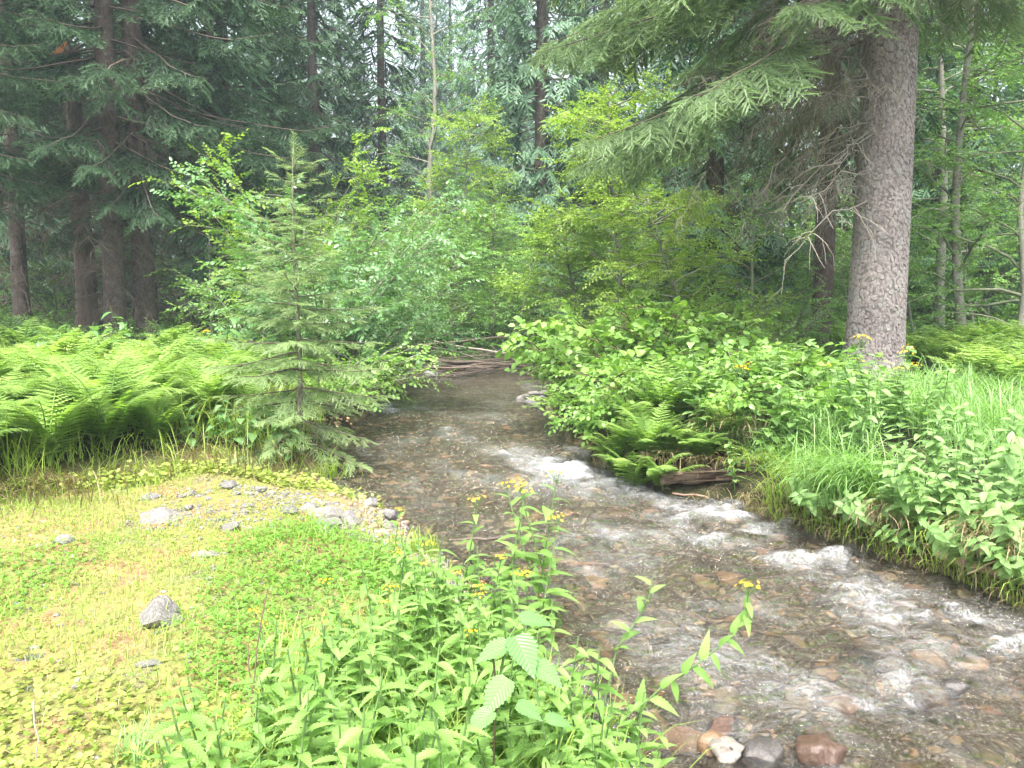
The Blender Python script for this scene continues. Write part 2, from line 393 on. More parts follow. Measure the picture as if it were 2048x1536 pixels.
# ground: forest floor, mossy gravel bar, stream bed
def ground_mat():
    m, nt, out = new_mat('ground_soil')
    co = nd(nt, 'TexCoord').outputs['Object']
    n1 = nd(nt, 'TexNoise', i_Vector=co, i_Scale=1.6, i_Detail=8., i_Roughness=.65).outputs[0]
    n2 = nd(nt, 'TexNoise', i_Vector=co, i_Scale=22., i_Detail=6., i_Roughness=.7).outputs[0]
    n3 = nd(nt, 'TexNoise', i_Vector=co, i_Scale=3.2, i_Detail=6., i_Roughness=.6).outputs[0]
    v = nd(nt, 'TexVoronoi', i_Vector=co, i_Scale=55.)
    soil = mixc(nt, ramp(nt, n1, [(.42, (0, 0, 0)), (.6, (1, 1, 1))]), (.022, .016, .011), (.028, .034, .013))
    soil = mixc(nt, 1., soil, ramp(nt, n2, [(.3, (.5, .5, .5)), (.75, (1.5, 1.45, 1.3))]), 'MULTIPLY')
    grav = mixc(nt, 1., ramp(nt, nd(nt, 'SeparateColor', i_0=v.outputs['Color']).outputs[0], [(0., (.13, .105, .08)), (.5, (.22, .175, .125)), (1., (.34, .28, .20))]),
                ramp(nt, v.outputs['Distance'], [(.0, (1.15, 1.15, 1.15)), (.55, (.5, .5, .5))]), 'MULTIPLY')
    moss = ramp(nt, n2, [(.25, (.08, .07, .025)), (.5, (.19, .16, .06)), (.75, (.28, .22, .10))])
    moss = mixc(nt, ramp(nt, n1, [(.4, (0, 0, 0)), (.62, (1, 1, 1))]), moss, (.13, .16, .04))
    n4 = nd(nt, 'TexNoise', i_Vector=co, i_Scale=2.3, i_Detail=5., i_Roughness=.65, i_Distortion=.5).outputs[0]
    moss = mixc(nt, ramp(nt, n4, [(.53, (0, 0, 0)), (.62, (.85, .85, .85))]), moss, ramp(nt, n2, [(.3, (.10, .055, .03)), (.7, (.30, .18, .10))]))
    bar = mixc(nt, ramp(nt, n3, [(.56, (0, 0, 0)), (.70, (.8, .8, .8))]), moss, grav)
    bar = mixc(nt, attr(nt, 'tip'), bar, grav)
    c = mixc(nt, attr(nt, 'rnd'), soil, bar)
    p = nd(nt, 'BsdfPrincipled', i_Roughness=.95); nt.links.new(c, p.inputs['Base Color']); p.inputs['Specular IOR Level'].default_value = .2
    h = math_(nt, 'ADD', n2, math_(nt, 'MULTIPLY', v.outputs['Distance'], -.5))
    b = nd(nt, 'Bump', i_Strength=.7, i_Distance=.02); nt.links.new(h, b.inputs['Height']); nt.links.new(b.outputs[0], p.inputs['Normal'])
    nt.links.new(p.outputs[0], out.inputs[0]); return m
def water_mat():
    """clear water: a Fresnel share of mirror reflection over what lies beneath, and white for bubbles where it breaks and for painted sky glints"""
    m, nt, out = new_mat('creek_water')
    co = nd(nt, 'TexCoord').outputs['Object']
    mp = nd(nt, 'Mapping', i_Vector=co, i_Rotation=(0, 0, .42), i_Scale=(1., 1.7, 1.)).outputs[0]
    n1 = nd(nt, 'TexNoise', i_Vector=mp, i_Scale=9., i_Detail=1.5, i_Roughness=.5, i_Distortion=.8).outputs[0]
    n2 = nd(nt, 'TexNoise', i_Vector=mp, i_Scale=34., i_Detail=3., i_Roughness=.6, i_Distortion=1.5).outputs[0]
    n3 = nd(nt, 'TexNoise', i_Vector=mp, i_Scale=48., i_Detail=3., i_Roughness=.6, i_Distortion=1.5).outputs[0]
    fo = attr(nt, 'tip')
    rd = math_(nt, 'SUBTRACT', 1., math_(nt, 'MULTIPLY', math_(nt, 'ABSOLUTE', math_(nt, 'SUBTRACT', n2, .5)), 5.))      # thin lines for bubbles and painted sky glints
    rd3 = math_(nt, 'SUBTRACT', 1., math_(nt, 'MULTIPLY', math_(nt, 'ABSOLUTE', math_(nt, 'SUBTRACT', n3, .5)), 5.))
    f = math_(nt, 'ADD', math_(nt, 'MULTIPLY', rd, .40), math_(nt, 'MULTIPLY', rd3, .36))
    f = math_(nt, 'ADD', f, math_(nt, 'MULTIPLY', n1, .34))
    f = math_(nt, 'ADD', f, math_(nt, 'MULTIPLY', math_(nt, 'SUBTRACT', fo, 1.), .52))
    foam = ramp(nt, f, [(.31, (0, 0, 0)), (.56, (.19, .19, .19)), (.90, (.9, .9, .9))])  # faint white step paints silver sky glints beyond the real foam
    h = math_(nt, 'ADD', math_(nt, 'MULTIPLY', n1, 1.), math_(nt, 'MULTIPLY', n2, .22))
    b = nd(nt, 'Bump', i_Strength=1., i_Distance=.08); nt.links.new(h, b.inputs['Height'])
    fr = nd(nt, 'Fresnel', i_IOR=1.45); nt.links.new(b.outputs[0], fr.inputs['Normal'])
    tr = nd(nt, 'BsdfRefraction', i_Roughness=.0, i_IOR=1.33); tr.inputs[0].default_value = (.93, .91, .84, 1)
    gl = nd(nt, 'BsdfGlossy', i_Roughness=.03); gl.inputs[0].default_value = (1, 1, 1, 1); nt.links.new(b.outputs[0], gl.inputs['Normal'])
    g = nd(nt, 'MixShader'); nt.links.new(fr.outputs[0], g.inputs[0]); nt.links.new(tr.outputs[0], g.inputs[1]); nt.links.new(gl.outputs[0], g.inputs[2])
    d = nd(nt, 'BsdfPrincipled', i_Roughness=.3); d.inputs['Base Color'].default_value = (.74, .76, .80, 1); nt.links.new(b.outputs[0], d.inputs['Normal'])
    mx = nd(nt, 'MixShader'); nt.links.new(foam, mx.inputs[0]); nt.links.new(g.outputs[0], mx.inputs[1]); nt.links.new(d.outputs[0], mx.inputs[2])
    nt.links.new(mx.outputs[0], out.inputs[0]); return m
M['ground'] = ground_mat()
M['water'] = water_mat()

# ------------------------------------------------------------------ ground sheet
def axis(a, b, dense0, dense1, nd_, no):
    lo = dense0 - (dense0 - a) * np.linspace(1, 0, no, endpoint=False) ** 2.5
    hi = dense1 + (b - dense1) * (np.linspace(0, 1, no + 1)[1:]) ** 2.5
    return np.concatenate([lo, np.linspace(dense0, dense1, nd_), hi])
gx = axis(-400, 400, -6, 6, 200, 36); gy = axis(-60, 500, 0, 13, 220, 56)
X, Y = np.meshgrid(gx, gy)
Z = terrain(X, Y)
nx, ny = len(gx), len(gy)
idx = np.arange(nx * ny).reshape(ny, nx)
a, b, c, d = idx[:-1, :-1], idx[:-1, 1:], idx[1:, 1:], idx[1:, :-1]
GF = np.concatenate([np.stack([a, b, c], -1).reshape(-1, 3), np.stack([a, c, d], -1).reshape(-1, 3)])
xl, xr = edges(X, Y)
barm = (1 - sstep(-.2, .5, Y - barline(X))) * (X < xl + .1) * (X > -14)
bed = ((X > xl - .02) & (X < xr + .02)).astype(float)
gravm = np.clip(bed + sstep(.75, .1, xl - X) * barm, 0, 1)
G = Geo(np.stack([X, Y, Z], -1).reshape(-1, 3), GF, R=np.clip(barm + bed, 0, 1).ravel(), T=gravm.ravel())
GROUND = obj('ground', make_mesh('ground', G, M['ground']), kind='structure')

# ------------------------------------------------------------------ creek water
RAPIDS = [  # (u, v, radius along x, radius along y, strength) of the white water, laid on the water as metres below
    (1120, 930, .55, .9, .75), (1010, 905, .5, .5, .5), (1240, 985, .5, .45, .7), (1420, 1030, .5, .30, .8), (1530, 1058, .35, .22, .9), (1330, 1015, .4, .35, .6), (1400, 1080, .4, .3, .6), (1560, 1130, .35, .2, .6), (1000, 960, .5, .5, .55), (900, 860, .4, .8, .45),
    (1250, 1130, .30, .35, .75), (1780, 1370, .28, .22, 1.0), (1700, 1390, .25, .15, .7), (2010, 1290, .3, .2, .9), (1720, 1200, .35, .25, .75),
    (1650, 1120, .4, .2, .7), (1850, 1230, .5, .2, .7), (800, 815, .35, .7, .75), (870, 748, .45, .35, 1.1), (960, 745, .5, .3, .6), (1480, 1200, .3, .2, .45), (1380, 1470, .2, .15, .5), (1180, 1060, .4, .4, .6)]
def on_water(u, v):
    d = ray(u, v); t = 10.
    for _ in range(20): t = (EYE - float(wlev(d[1] * t))) / -d[2]
    return d * t + np.array([0, 0, EYE])
wy = np.concatenate([np.linspace(-4, 2, 40, endpoint=False), np.linspace(2, 9, 400, endpoint=False), np.linspace(9, 19, 220, endpoint=False), np.linspace(19, 30, 30)])
wt = np.linspace(-.12, 1.12, 160)
WY, WT = np.meshgrid(wy, wt, indexing='ij')
wl_, wr_ = np.interp(WY, YL, XL), np.interp(WY, YR, XR)
WX = wl_ + (wr_ - wl_) * WT
flow = np.cumsum(np.gradient(wy))[:, None] * np.ones_like(WT)
across = (WT - .5) * 3.0
foamm = np.zeros_like(WX)
for (u, v, rx, ry, s) in RAPIDS:
    p = on_water(u, v)
    foamm = np.maximum(foamm, .86 * s * np.exp(-((WX - p[0]) / rx) ** 2 - ((WY - p[1]) / ry) ** 2))
FX = WX * .8 + WY * .35; FY = WY * .8 - WX * .35                 # the flow turns to the right as it comes near
turb = np.clip(.5 + .9 * foamm + .55 * (fbm(WX * .9 + 4, WY * .9, 2) - .5), .15, 1.3)
dw = .12 * (fbm(WX * 3, WY * 3, 2) - .5)
rip = (fbm(FX * 2.2, FY * 3.6 + dw, 2) - .5) * .10 + (fbm(FX * 5.5 + 3 + dw * 6, FY * 9.5, 2) - .5) * .075 + (vnoise(FX * 14 + 8, FY * 21 + dw * 9) - .5) * .026
chop = (fbm(WX * 5.5 + 9, WY * 6.5, 3) - .5) * .14 * np.clip(foamm * 1.1, 0, 1)
stand = .018 * np.sin(FY * 11 + 2.5 * np.sin(WX * 2.1) + 4 * vnoise(WX * 1.2, WY * 1.2)) * (.3 + foamm)
WZ = wlev(WY) + rip * turb + chop + stand
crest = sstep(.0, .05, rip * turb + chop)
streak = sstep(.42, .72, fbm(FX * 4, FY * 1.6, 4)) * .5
foam_glint_attr = np.clip(foamm * (.15 + .75 * fbm(FX * 5, FY * 9, 3)) + .34 * crest * turb + streak * turb * .9, 0, 1.1)  # foam in the rapids, plus painted sky glints over rough water
nyw, nxw = WX.shape
idx = np.arange(nyw * nxw).reshape(nyw, nxw)
a, b, c, d = idx[:-1, :-1], idx[:-1, 1:], idx[1:, 1:], idx[1:, :-1]
WG = Geo(np.stack([WX, WY, WZ], -1).reshape(-1, 3), np.concatenate([np.stack([a, b, c], -1).reshape(-1, 3), np.stack([a, c, d], -1).reshape(-1, 3)]), R=across.ravel(), T=foam_glint_attr.ravel())
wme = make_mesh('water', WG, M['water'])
at_ = wme.attributes.new('flow', 'FLOAT', 'POINT'); at_.data.foreach_set('value', flow.astype(np.float32).ravel())
WATER = obj('creek_water', wme, kind='structure')

# ------------------------------------------------------------------ stones
def ico(sub):
    bm = bmesh.new(); bmesh.ops.create_icosphere(bm, subdivisions=sub, radius=1.)
    V = np.array([v.co[:] for v in bm.verts]); F = np.array([[v.index for v in f.verts] for f in bm.faces]); bm.free(); return V, F
ICO = {k: ico(k) for k in (1, 2, 3)}
def rock_geo(sub, seed, cuts=6, ang=.72, noise=.12, flat=.6):
    r = np.random.default_rng(seed); V, F = ICO[sub]; V = V.copy()
    for _ in range(cuts):
        n = nrm(r.normal(size=3)); dd = r.uniform(ang - .15, ang + .15); k = V @ n - dd
        V = V - np.clip(k, 0, None)[:, None] * n
    V = V * (1 + noise * (fbm(V[:, 0] * 2.3 + seed, V[:, 1] * 2.3 + V[:, 2] * 1.7, 3) - .5)[:, None])
    V = V * np.array([1., r.uniform(.65, .95), flat * r.uniform(.8, 1.2)])
    return Geo(V, F)
COBBLE = [make_mesh('cobble', rock_geo(2, 100 + i, 10, .70, .5, .5), M['rock_bed']) for i in range(8)]
ANGULAR = [make_mesh('angular_stone', rock_geo(3, 200 + i, 11, .66, .3, .6), M['rock'], smooth=False) for i in range(10)]
rg = np.random.default_rng(21)
cnt = 0
while cnt < 290:
    y = 2.2 + 9.5 * rg.random() ** 1.7; f = rg.random()
    x0, x1 = [float(k) for k in edges(0., np.array(y))]
    x = x0 + (x1 - x0) * f
    if abs(x) > y * .72 + .3: continue
    s = (.035 + .09 * rg.random() ** 1.6) * (1.5 if rg.random() < .1 else 1.)
    z = float(terrain(x, y))
    z = min(z + s * .05, float(wlev(y)) - s * .62 - .045)
    Mx = Matrix.Translation((x, y, z)) @ Matrix.Rotation(rg.uniform(0, 6.28), 4, 'Z') @ Matrix.Rotation(rg.uniform(-.25, .25), 4, 'X') @ Matrix.Scale(s, 4)
    obj('stone', COBBLE[cnt % 8], GROUND, Mx); cnt += 1
# pebbles between the stones and along the waterline
r_ = np.random.default_rng(22); n = 3800
py = 2.0 + 10 * r_.random(n) ** 1.6; ex0, ex1 = edges(0., py)
px = ex0 - .55 + (ex1 - ex0 + .45) * r_.random(n)
keep = (np.abs(px) < py * .75 + .3); px, py = px[keep], py[keep]; n = len(px)
pt = [rock_geo(1, 300 + i, 4, .85, .3, .6) for i in range(5)]
D = nrm(np.stack([r_.normal(size=n), r_.normal(size=n), r_.normal(0, .2, n)], -1))
S_, D_, N_ = frames(D, np.array([0, 0, 1.]))
PB = spread(pt, S_, D_, N_, np.stack([px, py, terrain(px, py) + .004], -1), r_.uniform(.012, .045, n), r_.random(n), r_)
o = obj('pebbles', make_mesh('pebbles', PB, M['rock_bed']), GROUND, kind='stuff')

def stone(me, u, v, wpx, label, name='stone', flat=1., rz=0., sink=.35, dz=0., group=None, mat=None, water=False, tall=1.):
    p = on_water(u, v) if water else ground(u, v); dist = np.linalg.norm(p - np.array([0, 0, EYE]))
    s = wpx / 2. / FPX * dist
    o = bpy.data.objects.new(name, me); COL.objects.link(o)
    o.matrix_basis = Matrix.Translation((p[0], p[1], p[2] + s * (.6 - sink - (0 if water else .14)) * .6 * tall + dz)) @ Matrix.Rotation(rz, 4, 'Z') @ Matrix.Diagonal((s, s, s * flat * tall, 1))
    return tag(o, label, 'stone', group)

# pointed stone in the moss, drawn out to a peak
pv = rock_geo(3, 777, 12, .62, .3, .75)
k = np.clip(pv.V[:, 2], 0, None); pv.V[:, 2] += .9 * k * np.clip(1 - 1.1 * np.abs(pv.V[:, 0] - .25), 0, 1)
POINTED = make_mesh('pointed_stone', pv, M['rock'], smooth=False)
stone(POINTED, 318, 1252, 92, 'pointed pale grey speckled stone standing alone in the yellow moss', rz=.2, sink=.2)
stone(ANGULAR[0], 460, 976, 40, 'small upright grey stone at the far edge of the gravel bar', rz=1., sink=.15, tall=1.2)
stone(ANGULAR[1], 520, 984, 30, 'dark grey stone just right of the upright stone on the bar', rz=2.2, sink=.1, tall=1.2)
stone(ANGULAR[2], 300, 996, 42, 'pale stone at the far edge of the bar, left of the upright stone', rz=.6, sink=.35)
stone(ANGULAR[3], 320, 1038, 84, 'wide flat grey stone sunk in moss in the middle of the bar', rz=.1, sink=.45, flat=.75)
stone(ANGULAR[4], 460, 1060, 46, 'white-topped stone at the upper edge of the green clover patch', rz=2.7, sink=.35)
stone(ANGULAR[5], 415, 1112, 54, 'low whitish stone at the left border of the clover patch', rz=.3, sink=.45, flat=.8)
stone(ANGULAR[6], 620, 1018, 46, 'rounded grey stone at the left end of the slab row by the water', rz=.9, sink=.3)
stone(ANGULAR[7], 655, 1032, 78, 'largest flat grey slab in the row of stones by the water', rz=.2, sink=.35, flat=.7)
stone(ANGULAR[8], 580, 1022, 50, 'flat pale slab partly under grass at the head of the stone row', rz=1.9, sink=.3, flat=.6)
stone(ANGULAR[9], 700, 1046, 62, 'dark grey slab between the largest slab and the pinkish block', rz=2.4, sink=.25, flat=.8)
stone(ANGULAR[1], 655, 1052, 70, 'low grey slab in front of the largest slab by the water', rz=.4, sink=.35, flat=.7)
stone(ANGULAR[2], 740, 1010, 46, 'dark wet stone at the water edge behind the pinkish block', rz=1.2, sink=.1)
stone(ANGULAR[4], 783, 1040, 46, 'pinkish grey block at the right end of the slab row', rz=.8, sink=.0, tall=1.2)
stone(ANGULAR[0], 808, 1135, 20, 'small round white stone lying in the grass beside the flower stems', rz=0, sink=.2)
stone(ANGULAR[6], 765, 1070, 40, 'dark stone in front of the pinkish block', rz=2.5, sink=.3)
stone(ANGULAR[3], 128, 1085, 40, 'grey stone among the white clover blossoms', rz=1.1, sink=.4)
stone(ANGULAR[5], 300, 1330, 44, 'grey stone nearly buried in moss in front of the pointed stone', rz=.3, sink=.5, flat=.7)
stone(ANGULAR[7], 62, 1318, 50, 'flat whitish stone chip at the photo\'s edge on yellow moss', rz=.5, sink=.5, flat=.4)
rp = np.random.default_rng(40)
for i in range(26):
    u, v = rp.uniform(330, 560), rp.uniform(975, 1030)
    if i > 13: u, v = rp.uniform(560, 930), rp.uniform(1020, 1130)
    stone(ANGULAR[i % 10], u, v, rp.uniform(12, 30), 'small broken stone chip at the far end of the bar' if i <= 13 else 'small angular stone in the strip between slabs and water', rz=rp.uniform(0, 6), sink=.3, group='stone chips at the far end of the bar' if i <= 13 else 'angular stones along the waterline')
# wet stones breaking the water at the bottom right
def wetrock(name, cols, lam=.15, li=(.22, .20, .16)): return rock_mat(name, cols, li, lam, 9., .35)
MW = wetrock('rock_whitish', [(.26, .24, .22), (.26, .24, .22)]); MR = wetrock('rock_reddish', [(.075, .045, .034), (.075, .045, .034)]); MO = wetrock('rock_orange', [(.17, .105, .06), (.17, .105, .06)]); MD = wetrock('rock_dark', [(.05, .045, .045), (.05, .045, .045)])
def wstone(seed, mt, u, v, w, label, **kw): return stone(make_mesh('wet_stone', rock_geo(3, seed, 13, .64, .6, .62), mt), u, v, w, label, water=True, **kw)
wstone(501, MW, 1458, 1512, 84, 'whitish stone standing out of the water at the bottom edge', sink=.3, rz=.5)
wstone(502, MO, 1440, 1478, 92, 'rounded orange-tan stone just under the water in front of a reddish one', sink=1.45, rz=.2)
wstone(503, MR, 1450, 1438, 96, 'reddish stone just under the water behind the orange-tan one', sink=1.5, rz=.9)
wstone(504, MR, 1635, 1508, 110, 'dark red-brown wet stone breaking the surface at the bottom edge', sink=.7, rz=2.)
wstone(505, MD, 1530, 1500, 90, 'blackish stone under water between the white and red-brown stones', sink=.95, rz=1.3)
wstone(506, MO, 1640, 1458, 80, 'pale orange stone under water above the red-brown stone', sink=1.5, rz=.3)
wstone(507, MO, 1745, 1285, 80, 'tan stone under water at the left of the lower white rapid', sink=1.8, rz=2.6)
wstone(508, MO, 1870, 1370, 92, 'long orange stone under water at the right of the lower white rapid', sink=1.75, rz=.2)
wstone(509, MD, 1910, 1360, 70, 'dark stone beside the long orange stone under water', sink=1.4, rz=1.)
wstone(510, MO, 1225, 1020, 70, 'orange-brown stone under shallow water behind the yellow flowers', sink=1.9, rz=.1)
gx_ = [(1068, 790), (1052, 797), (1082, 800), (1060, 808), (1040, 803), (1075, 815), (1090, 790)]
for i, (u, v) in enumerate(gx_):
    stone(ANGULAR[i], u, v, 26, 'grey stone in the small heap at the right-hand waterline below the brush jam', rz=i, sink=.1, group='stone heap at the waterline', water=True)

# ------------------------------------------------------------------ conifer parts
def needles_on(P0, Dv, L, n, nl, nw, r, tip0, tip1, up=.35):
    """n needle triangles along a twig"""
    s = (np.arange(n) + r.random(n)) / n
    P = P0 + Dv * (s * L)[:, None]
    ph = r.uniform(0, 2 * np.pi, n)
    S, D, N = frames(np.repeat(Dv[None], n, 0), np.array([0, 0, 1.]))
    rad = S * np.cos(ph)[:, None] + N * (np.sin(ph) * .8 + up)[:, None]
    nd_ = nrm(D * .75 + rad * .8)
    pr = nrm(np.cross(nd_, r.normal(size=(n, 3))))
    V = np.stack([P - pr * nw, P + pr * nw, P + nd_ * (nl * r.uniform(.8, 1.2, n))[:, None]], 1)
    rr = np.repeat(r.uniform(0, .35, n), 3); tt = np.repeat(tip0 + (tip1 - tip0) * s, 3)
    return Geo(V.reshape(-1, 3), np.arange(3 * n).reshape(-1, 3), rr, tt)
def spray(seed, lod, dense=1.):
    r = np.random.default_rng(seed); gs = []
    npair = {0: 8, 1: 6, 2: 5}[lod]
    nl, nw, nt, nm = {0: (.055, .0052, 14, 36), 1: (.075, .0095, 8, 18), 2: (.0, .0, 0, 0)}[lod]
    ax = np.array([0, 1., 0])
    bend = r.uniform(-.16, .16)
    def axis_z(s): return -.22 * s * s
    for i in range(npair * 2):
        s = .10 + .82 * (i + r.random() * .6) / (npair * 2)
        side = 1 if i % 2 else -1
        a = math.radians(r.uniform(26, 66)); l = (.40 * (1 - s) ** .7 + .11) * r.uniform(.5, 1.25)
        dv = nrm(np.array([side * math.sin(a), math.cos(a), r.uniform(-.5, .18) - .25 * s])); p = np.array([bend * s * s, s, axis_z(s)])
        if lod == 2:
            w = .040; pr = np.array([dv[1], -dv[0], .0]); pr = nrm(pr)
            m_ = p + dv * l * .45
            V = [p, m_ - pr * w + [0, 0, .01], m_ + pr * w + [0, 0, .01], p + dv * l]
            gs.append(Geo(V, [[0, 2, 1], [1, 2, 3]], r.uniform(0, .35), [.1 + .2 * s, .35, .35, 1.]))
        else:
            gs.append(needles_on(p, dv, l, nt, nl, nw, r, .1 + .3 * s, .35 + .6 * s))
            w = .017; pr = nrm(np.array([dv[1], -dv[0], 0.])); m_ = p + dv * l * .4; t0, t1 = .1 + .3 * s, .35 + .6 * s
            gs.append(Geo([p, m_ - pr * w, m_ + pr * w, p + dv * l, m_ + [0, 0, w], m_ - [0, 0, w]], [[0, 2, 1], [1, 2, 3], [0, 4, 5], [4, 3, 5]], r.uniform(0, .3), [t0, t0, t0, t1, t0, t0]))
    if lod == 2:
        w = .035
        V = [[-w, 0, 0], [w, 0, 0], [-w, .55, axis_z(.55)], [w, .55, axis_z(.55)], [0, 1.05, axis_z(1.05)]]
        gs.append(Geo(V, [[0, 1, 3], [0, 3, 2], [2, 3, 4]], r.uniform(0, .3), [.05, .05, .4, .4, 1.]))
        V = [[0, 0, -w], [0, .5, -.16], [0, .55, .0], [0, 1., axis_z(1.)]]
        gs.append(Geo(V, [[0, 1, 2], [1, 3, 2]], r.uniform(0, .3), [.05, .2, .4, 1.]))
    else:
        gs.append(needles_on(np.zeros(3), nrm(np.array([bend * .5, 1, -.11])), .5, nm // 2, nl, nw, r, .05, .4)); gs.append(needles_on(np.array([bend * .25, .5, -.055]), nrm(np.array([bend * 1.5, 1, -.33])), .56, nm // 2, nl, nw, r, .4, 1.))
        w = .016; gs.append(Geo([[0, 0, 0], [bend * .25 - w, .5, -.06], [bend * .25 + w, .5, -.06], [bend, 1.02, -.22], [bend * .25, .5, w - .06], [bend * .25, .5, -w - .06]], [[0, 2, 1], [1, 2, 3], [0, 4, 5], [4, 3, 5]], .1, [.0, .3, .3, 1., .3, .3]))
    return join(gs)
SPR = {l: [spray(1000 + 10 * l + i, l) for i in range(6)] for l in (0, 1, 2)}
def dead_twig(seed, n=9, L=1.):
    """a bare forked branchlet along +Y"""
    r = np.random.default_rng(seed)
    main = curve((0, 0, 0), math.pi / 2, .05, L, -.5, .1, 6, .16, r); gs = [tube(main, np.linspace(.0075, .002, 7), 3, False, rg=r)]
    for i in range(n):
        s = r.uniform(.15, .95); p, t = along(main, [s])
        q = curve(p[0], math.atan2(t[0][1], t[0][0]) + r.choice([-1, 1]) * r.uniform(.5, 1.1), r.uniform(-.7, .15), r.uniform(.18, .45) * L, -.8, 0, 4, .2, r)
        gs.append(tube(q, np.linspace(.004, .0014, 5), 3, False, rg=r))
        for _ in range(2):
            p2, t2 = along(q, [r.uniform(.3, .9)])
            q2 = curve(p2[0], math.atan2(t2[0][1], t2[0][0]) + r.uniform(-1, 1), r.uniform(-1., 0), r.uniform(.08, .2) * L, -.6, 0, 2, .2, r)
            gs.append(tube(q2, np.linspace(.0026, .001, 3), 3, False, rg=r))
    return join(gs)
DEAD = [dead_twig(60 + i, 7 + i) for i in range(5)]

def clothe(path, L, r, ts, start=.2, space=.16, smin=.25, smax=.7, hang=.3, spl=1., ang=52):
    """sprays to both sides of a limb and one at its end"""
    n = max(2, int(L * (1 - start) / space))
    s = start + (1 - start) * (np.arange(n) + r.random(n) * .8) / n
    P, T = along(path, s)
    side = np.where(np.arange(n) % 2 == 0, 1., -1.)
    up = np.array([0, 0, 1.]); Sd = nrm(np.cross(T, up))
    a = np.radians(ang + r.normal(0, 10, n))
    D = T * np.cos(a)[:, None] + Sd * (side * np.sin(a))[:, None]; D[:, 2] -= hang * r.uniform(.4, 1.5, n)
    ln = np.clip((.42 * L * (1 - s) + smin) * r.uniform(.75, 1.2, n), smin * .8, smax) * spl
    P = np.concatenate([P, path[-1:] - (path[-1] - path[-2]) * .5]); D = np.concatenate([D, [nrm(path[-1] - path[-2])]]); ln = np.append(ln, smin * 1.4 * spl)
    Uv = nrm(np.array([0, 0, 1.]) + r.normal(0, .25, (len(P), 3)))
    S, D, N = frames(D, Uv)
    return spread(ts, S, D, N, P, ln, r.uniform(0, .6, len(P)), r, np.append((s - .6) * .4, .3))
def deadwood(P, az, r, L, mat_i=0):
    n = len(P); D = np.stack([np.cos(az), np.sin(az), r.uniform(-.35, .1, n)], -1)
    S, D, N = frames(D, np.array([0, 0, 1.])); return spread(DEAD, S, D, N, P, L, r.random(n), r)

def spruce(H, r0, cb, Rmax, per_m, seed, lo=1, hi=2, split=9., e_low=-.35, e_top=.35, hang=.35, lean=(0, 0), dead=(0, 0, 0), sides=12, space=.16, smax=.7, thin=None, flare=.35, spl=1.):
    r = np.random.default_rng(seed)
    hh = np.concatenate([[-.5, -.15, 0, .15, .4, .8, 1.4], np.arange(2.2, H, 1.1), [H]])
    sx = np.cumsum(r.normal(0, .012, len(hh))); sy = np.cumsum(r.normal(0, .012, len(hh)))
    path = np.stack([lean[0] * hh + sx, lean[1] * hh + sy, hh], -1)
    rad = r0 * np.clip(1 - np.clip(hh, 0, None) / H, .01, 1) ** .8 * (1 + flare * np.exp(-np.clip(hh, 0, None) / .3))
    trunk = tube(path, rad, sides, True, .06, r)
    def tp(h): return np.array([np.interp(h, hh, path[:, 0]), np.interp(h, hh, path[:, 1]), h])
    wood, leaf, dd = [], [], []
    h = cb; az = r.uniform(0, 6.28)
    while h < H - .3:
        f = (h - cb) / (H - cb)
        az += 2.4 + r.normal(0, .35)
        L = Rmax * (1 - f) ** .72 * r.uniform(.7, 1.1) * (.55 + .45 * min(1, (h - cb) / 2.5 + .3))
        h += r.uniform(.6, 1.4) / per_m
        if thin is not None and thin(h, az % 6.2832) < r.random(): continue
        e0 = e_low + (e_top - e_low) * f + r.normal(0, .08)
        q = curve(tp(h), az, e0, L, -.35 * (1 - f), .65, 7, .06, r)
        wood.append(tube(q, np.linspace(.007 + .007 * L, .003, 8), 4, False, rg=r))
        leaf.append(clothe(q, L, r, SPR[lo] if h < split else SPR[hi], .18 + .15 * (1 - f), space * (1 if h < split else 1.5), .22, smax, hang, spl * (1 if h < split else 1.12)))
    n, d0, d1 = dead
    if n:
        z = r.uniform(d0, d1, n); aa = r.uniform(0, 6.28, n)
        P = np.stack([tp(k) for k in z]); dd.append(deadwood(P, aa, r, r.uniform(.7, 1.9, n)))
    return trunk, join(wood + dd), join(leaf)
def make_tree(name, label, geo, mats, loc, rz=0., group=None, sc=1., tilt=None, meshes=None):
    """a tree thing: trunk, limbs, crown"""
    if meshes is None:
        meshes = [make_mesh(n_, g, m_) for n_, g, m_ in zip(('trunk', 'limbs', 'crown'), geo, mats)]
    t = thing(name, label, 'tree', loc, rz, group, sc, tilt)
    for n_, me in zip(('trunk', 'limbs', 'crown'), meshes):
        o = obj(n_, me, t)
        if n_ != 'trunk': o['kind'] = 'stuff'
    return t, meshes

